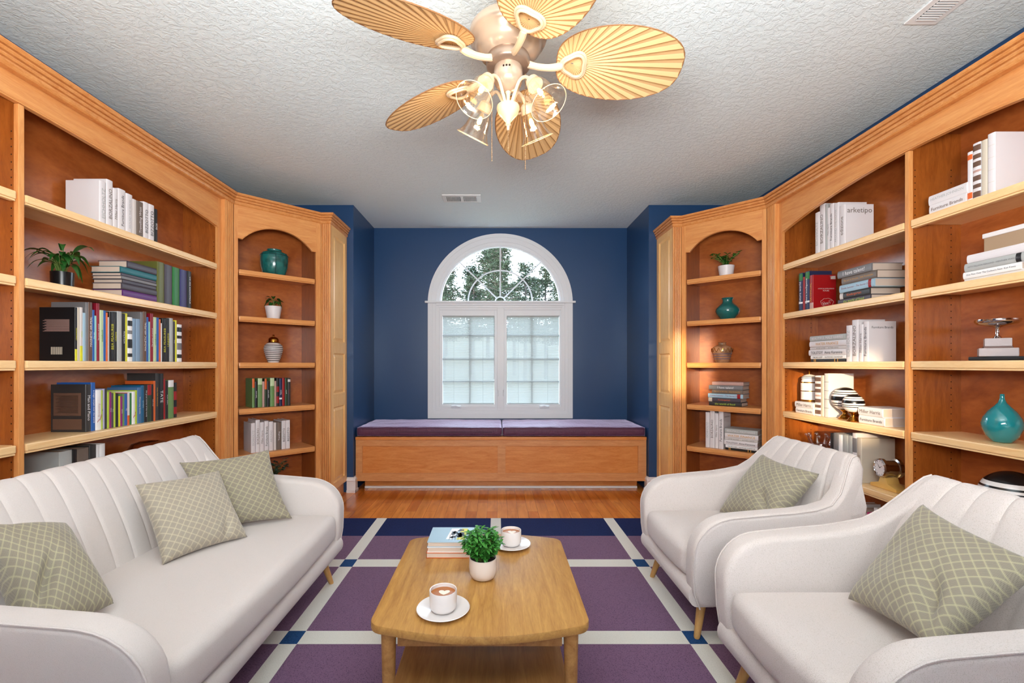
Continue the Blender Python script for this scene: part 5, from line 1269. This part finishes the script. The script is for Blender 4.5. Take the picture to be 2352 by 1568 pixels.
def make_blade(ang, dr):
    br = thing('x', 'x', 'x'); bpy.data.objects.remove(br)
    M = Matrix.Rotation(ang, 4, 'Z') @ Matrix.Translation((.185, 0, dz+.0)) @ Matrix.Rotation(dr, 4, 'Y') @ Matrix.Rotation(PIT, 4, 'X')
    N = 76; Rn = 6; vs = []; fs = []; uvs = []
    x0 = .055
    # non-uniform ray angles: denser along the blade
    ths = []
    for k in range(N):
        u = k/N; ths.append(2*PI*u-.42*math.sin(2*PI*u)*1.0)
    rad = [blade_outline(t_) for t_ in ths]
    for side in (0, 1):
        for k in range(N+1):
            kk = k % N; t_ = ths[kk]
            for j in range(Rn+1):
                r = rad[kk]*(.02+.98*j/Rn); pl = (.002 if k % 2 else -.002)*min(1, r/.12)
                z = pl-(0 if side == 0 else -.003)
                vs.append(M @ Vector((x0+r*math.cos(t_), r*math.sin(t_), z))); uvs.append((k*.5, r))
    w = Rn+1; b2 = (N+1)*w
    for k in range(N):
        for j in range(Rn): fs.append((k*w+j, (k+1)*w+j, (k+1)*w+j+1, k*w+j+1)); fs.append((b2+k*w+j, b2+k*w+j+1, b2+(k+1)*w+j+1, b2+(k+1)*w+j))
    me = bpy.data.meshes.new('blade'); me.from_pydata([tuple(v) for v in vs], [], fs); ul = me.uv_layers.new(name='UVMap')
    for l in me.loops: ul.data[l.index].uv = uvs[l.vertex_index]
    me.materials.append(M_palm); bl = bpy.data.objects.new('blade', me); COL.objects.link(bl); bl.parent = fan
    mb = MB(); mb.tube([M @ Vector((x0+rad[k]*math.cos(ths[k]), rad[k]*math.sin(ths[k]), .0015)) for k in range(N)], .0024, 6, closed=True); mb.build('edge_binding', M_rim, bl, True)
    # trefoil bracket under the blade
    def tre(t_, k): r = .044*(1+.13*math.cos(3*t_+PI))*k; return (x0+.012+r*1.05*math.cos(t_), r*1.12*math.sin(t_))
    mb = MB()
    for k, rr, zz in ((1.0, .0055, -.008), (.84, .0055, -.013)): mb.tube([M @ Vector((*tre(2*PI*i/48, k), zz)) for i in range(48)], rr, 8, closed=True)
    v_ = [M @ Vector((*tre(2*PI*i/48, 1.0), -.008)) for i in range(48)]; mb.add(v_+[M @ Vector((*tre(2*PI*i/48, .75), -.010)) for i in range(48)], [(i, (i+1) % 48, 48+(i+1) % 48, 48+i) for i in range(48)])
    Ms = Matrix.Rotation(ang, 4, 'Z'); a0 = Ms @ Vector((.065, 0, dz+.005)); a2 = M @ Vector((.022, 0, -.014)); a1 = (a0+a2)/2+Vector((0, 0, -.022))
    pts = [a0*(1-u)**2+a1*2*u*(1-u)+a2*u*u for u in [i/8 for i in range(9)]]
    mb.tube(pts, [.013, .013, .012, .012, .012, .012, .013, .014, .012], 10)
    mb.build('blade_bracket', M_fanw, bl, True)
for a, dr in ((-4, 5), (75, 8), (143, 6), (215, 5), (285, 3)): make_blade(math.radians(a), math.radians(dr))
# light kit
kz = dz-.104
mb = MB(); mb.lathe([(.001, kz), (.012, kz), (.008, kz-.01), (.006, kz-.05), (.010, kz-.06), (.001, kz-.062)], 20); mb.build('stem', M_fanw, fan, True)
lath('kit_bowl', [(.001, kz-.045), (.030, kz-.047), (.043, kz-.055), (.044, kz-.064), (.036, kz-.085), (.022, kz-.10), (.010, kz-.115), (.009, kz-.122), (.012, kz-.126), (.006, kz-.13), (.005, kz-.145), (.001, kz-.146)], M_fanw, fan, 36)
M_rimg = plain('glass_rim', rgb(240, 214, 170), .1, coat=1)
M_bulb = bpy.data.materials.new('lit_bulb'); M_bulb.use_nodes = True; bn = M_bulb.node_tree; bn.nodes.clear(); em = bn.nodes.new('ShaderNodeEmission'); em.inputs['Color'].default_value = (1, .62, .22, 1); em.inputs['Strength'].default_value = 8
oo = bn.nodes.new('ShaderNodeOutputMaterial'); bn.links.new(em.outputs[0], oo.inputs['Surface'])
for a in (225, 315, 135, 45):
    ar = math.radians(a+4); dv = Vector((math.cos(ar), math.sin(ar), 0)); R0 = .115
    sock = dv*R0+Vector((0, 0, kz-.005)); ax = (dv*.56+Vector((0, 0, -.83))).normalized()
    pts = [dv*.012+Vector((0, 0, kz-.06)), dv*.03+Vector((0, 0, kz-.02)), dv*.055+Vector((0, 0, kz+.022)), dv*.085+Vector((0, 0, kz+.024)), sock]
    # smooth
    q2 = []
    for i in range(len(pts)-1):
        p0, p1, p2, p3 = pts[max(i-1, 0)], pts[i], pts[i+1], pts[min(i+2, len(pts)-1)]
        for s_ in range(5):
            u = s_/5; q2.append(.5*((2*p1)+(-p0+p2)*u+(2*p0-5*p1+4*p2-p3)*u*u+(-p0+3*p1-3*p2+p3)*u**3))
    q2.append(sock)
    arm = MB().tube(q2, .0065, 8).build('light_arm', M_fanw, fan, True)
    M = Matrix.Translation(sock) @ ax.to_track_quat('Z', 'Y').to_matrix().to_4x4()
    MB().lathe([(.001, -.012), (.014, -.012), (.024, -.004), (.027, .010), (.030, .026), (.001, .026)], 24, M=M).build('socket_cup', M_fanw, arm, True)
    MB().lathe([(.030, .018), (.036, .03), (.042, .05), (.045, .075), (.050, .098), (.060, .118), (.070, .130), (.0685, .1305), (.058, .116), (.048, .097), (.043, .074), (.040, .05), (.034, .03)], 32, M=M).build('glass_shade', M_shade, arm, True)
    bb = MB().lathe([(.0005, .028), (.010, .028), (.013, .042), (.021, .056), (.024, .070), (.019, .086), (.008, .094), (.0005, .095)], 24, M=M).build('bulb', M_pane, arm, True)
    MB().lathe([(.0005, .045), (.006, .048), (.0095, .060), (.009, .072), (.0005, .078)], 14, M=M).build('filament', M_bulb, bb, True)
    MB().tube([M @ Vector((.0695*math.cos(2*PI*i/40), .0695*math.sin(2*PI*i/40), .130)) for i in range(40)], .0013, 6, closed=True).build('glass_rim', M_rimg, arm, True)
    ld = bpy.data.lights.new('bulb_light', 'POINT'); ld.energy = 0.8; ld.color = (1, .66, .34); ld.shadow_soft_size = .015
    lo = bpy.data.objects.new('bulb_light', ld); COL.objects.link(lo); lo.parent = fan; lo.location = M @ Vector((0, 0, .112))
M_chain = plain('bead_chain', rgb(120, 92, 66), .4, .8)
for (x, y, z0, z1) in ((-.062, -.046, kz+.04, kz-.285), (0, 0, kz-.146, kz-.225), (.063, -.046, kz+.04, kz-.315)):
    mb = MB(); z = z0
    while z > z1: mb.sphere((x, y, z), .0021, 6, 4); z -= .0052
    mb.tube([(x, y, z0), (x, y, z1)], .0006, 4); mb.build('pull_chain', M_chain, fan, True)

# ------------------------------------------------------------------ outside
M_grass = plain('winter_grass', rgb(96, 90, 68), .95); M_drive = plain('pale_driveway', rgb(130, 130, 130), .9)
o = MB().box(-40, 40, 5.6, 120, -.75, -.6).build('lawn', M_grass); struct(o, 'pale winter lawn outside the window')
o = MB().box(-40, 40, 12, 15.5, -.60, -.585).build('driveway', M_drive); struct(o, 'pale driveway strip outside the window')
mb = MB(); hx = [-60+6*i for i in range(21)]
vs = []; R_ = random.Random(9)
for i, x in enumerate(hx):
    h = 9.5+R_.uniform(-.8, .8)-x*.02
    vs += [(x, 62, -.6), (x, 80, h*.6), (x, 98, h), (x, 110, -.6)]
hf = []
for i in range(20):
    for k in range(3): hf.append((i*4+k, (i+1)*4+k, (i+1)*4+k+1, i*4+k+1))
o = MB().add(vs, hf).build('hillside', plain('leaf_litter', rgb(98, 92, 74), .95)); struct(o, 'tan wooded hillside rising behind the pines')
M_bark = plain('pine_bark', rgb(72, 66, 62), .9); M_pine = plain('pine_needles', rgb(64, 76, 62), .9, spec=.1)
def pine_meshes(seed, H, c0, rad, nb):
    R = random.Random(seed); tr = MB(); tr.tube([(0, 0, 0), (.1, 0, H*.5), (0, .1, H)], [.26, .18, .05], 8); fo = MB()
    for k in range(nb):
        u = R.random()**.8; z = H*(c0+(1-c0)*u); L = rad*(1-.72*u)*R.uniform(.55, 1.1); a = R.uniform(0, 2*PI); dv = Vector((math.cos(a), math.sin(a), .18))
        tr.tube([(0, 0, z), tuple(Vector((0, 0, z))+dv*L)], [.05, .02], 4)
        for m in range(16):
            t_ = R.uniform(.3, 1.05); c = Vector((0, 0, z))+dv*L*t_+Vector((R.uniform(-.35, .35), R.uniform(-.35, .35), R.uniform(-.2, .35)))
            for w_ in range(4):
                d1 = Vector((R.uniform(-1, 1), R.uniform(-1, 1), R.uniform(-.5, .5))).normalized()*R.uniform(.12, .28); d2 = Vector((R.uniform(-1, 1), R.uniform(-1, 1), R.uniform(-.3, .3))).normalized()*R.uniform(.05, .12)
                fo.add([c-d1, c+d2*.6, c+d1, c-d2*.6], [(0, 1, 2, 3)])
    return tr, fo
kinds = [pine_meshes(1, 15, .34, 3.3, 150), pine_meshes(2, 13.5, .30, 3.1, 140), pine_meshes(3, 12, .36, 2.9, 120)]
protos = []
TREES = []
RT = random.Random(5)
for row_, (Dd, xs0) in enumerate(((42, (-5.2, .4, 5.9)), (49, (-2.6, 3.0, 8.2)), (56, (-6.6, -.2, 6.0)), (63, (-3.6, 2.4, 9.2)), (71, (-8.0, -1.5, 5.8)))):
    for x_ in xs0: TREES.append((x_, Dd, RT.choice((0, 1, 2)), RT.uniform(.86, 1.02)*Dd/45*(1.0 if x_ < 1 else .86)))
TREES.sort(key=lambda t_: t_[0]/t_[1])
made = {}
for i, (x, y, k, s) in enumerate(TREES):
    if k not in made:
        t = thing('pine_tree', '', 'tree', (0, 0, 0)); kinds[k][0].build('trunk', M_bark, t, fix=False); kinds[k][1].build('needles', M_pine, t, fix=False); made[k] = t
        r_ = t
    else:
        src = made[k]; r_ = src.copy(); COL.objects.link(r_)
        for ch in list(src.children): c = ch.copy(); COL.objects.link(c); c.parent = r_
    r_.location = (x, y, -.6); r_.scale = (s, s, s); r_.rotation_euler = (0, 0, i*1.3)
    r_['label'] = 'pine outside the arched pane, %s from the left' % ordw(i+1); r_['category'] = 'tree'; r_['group'] = 'pines outside the window'
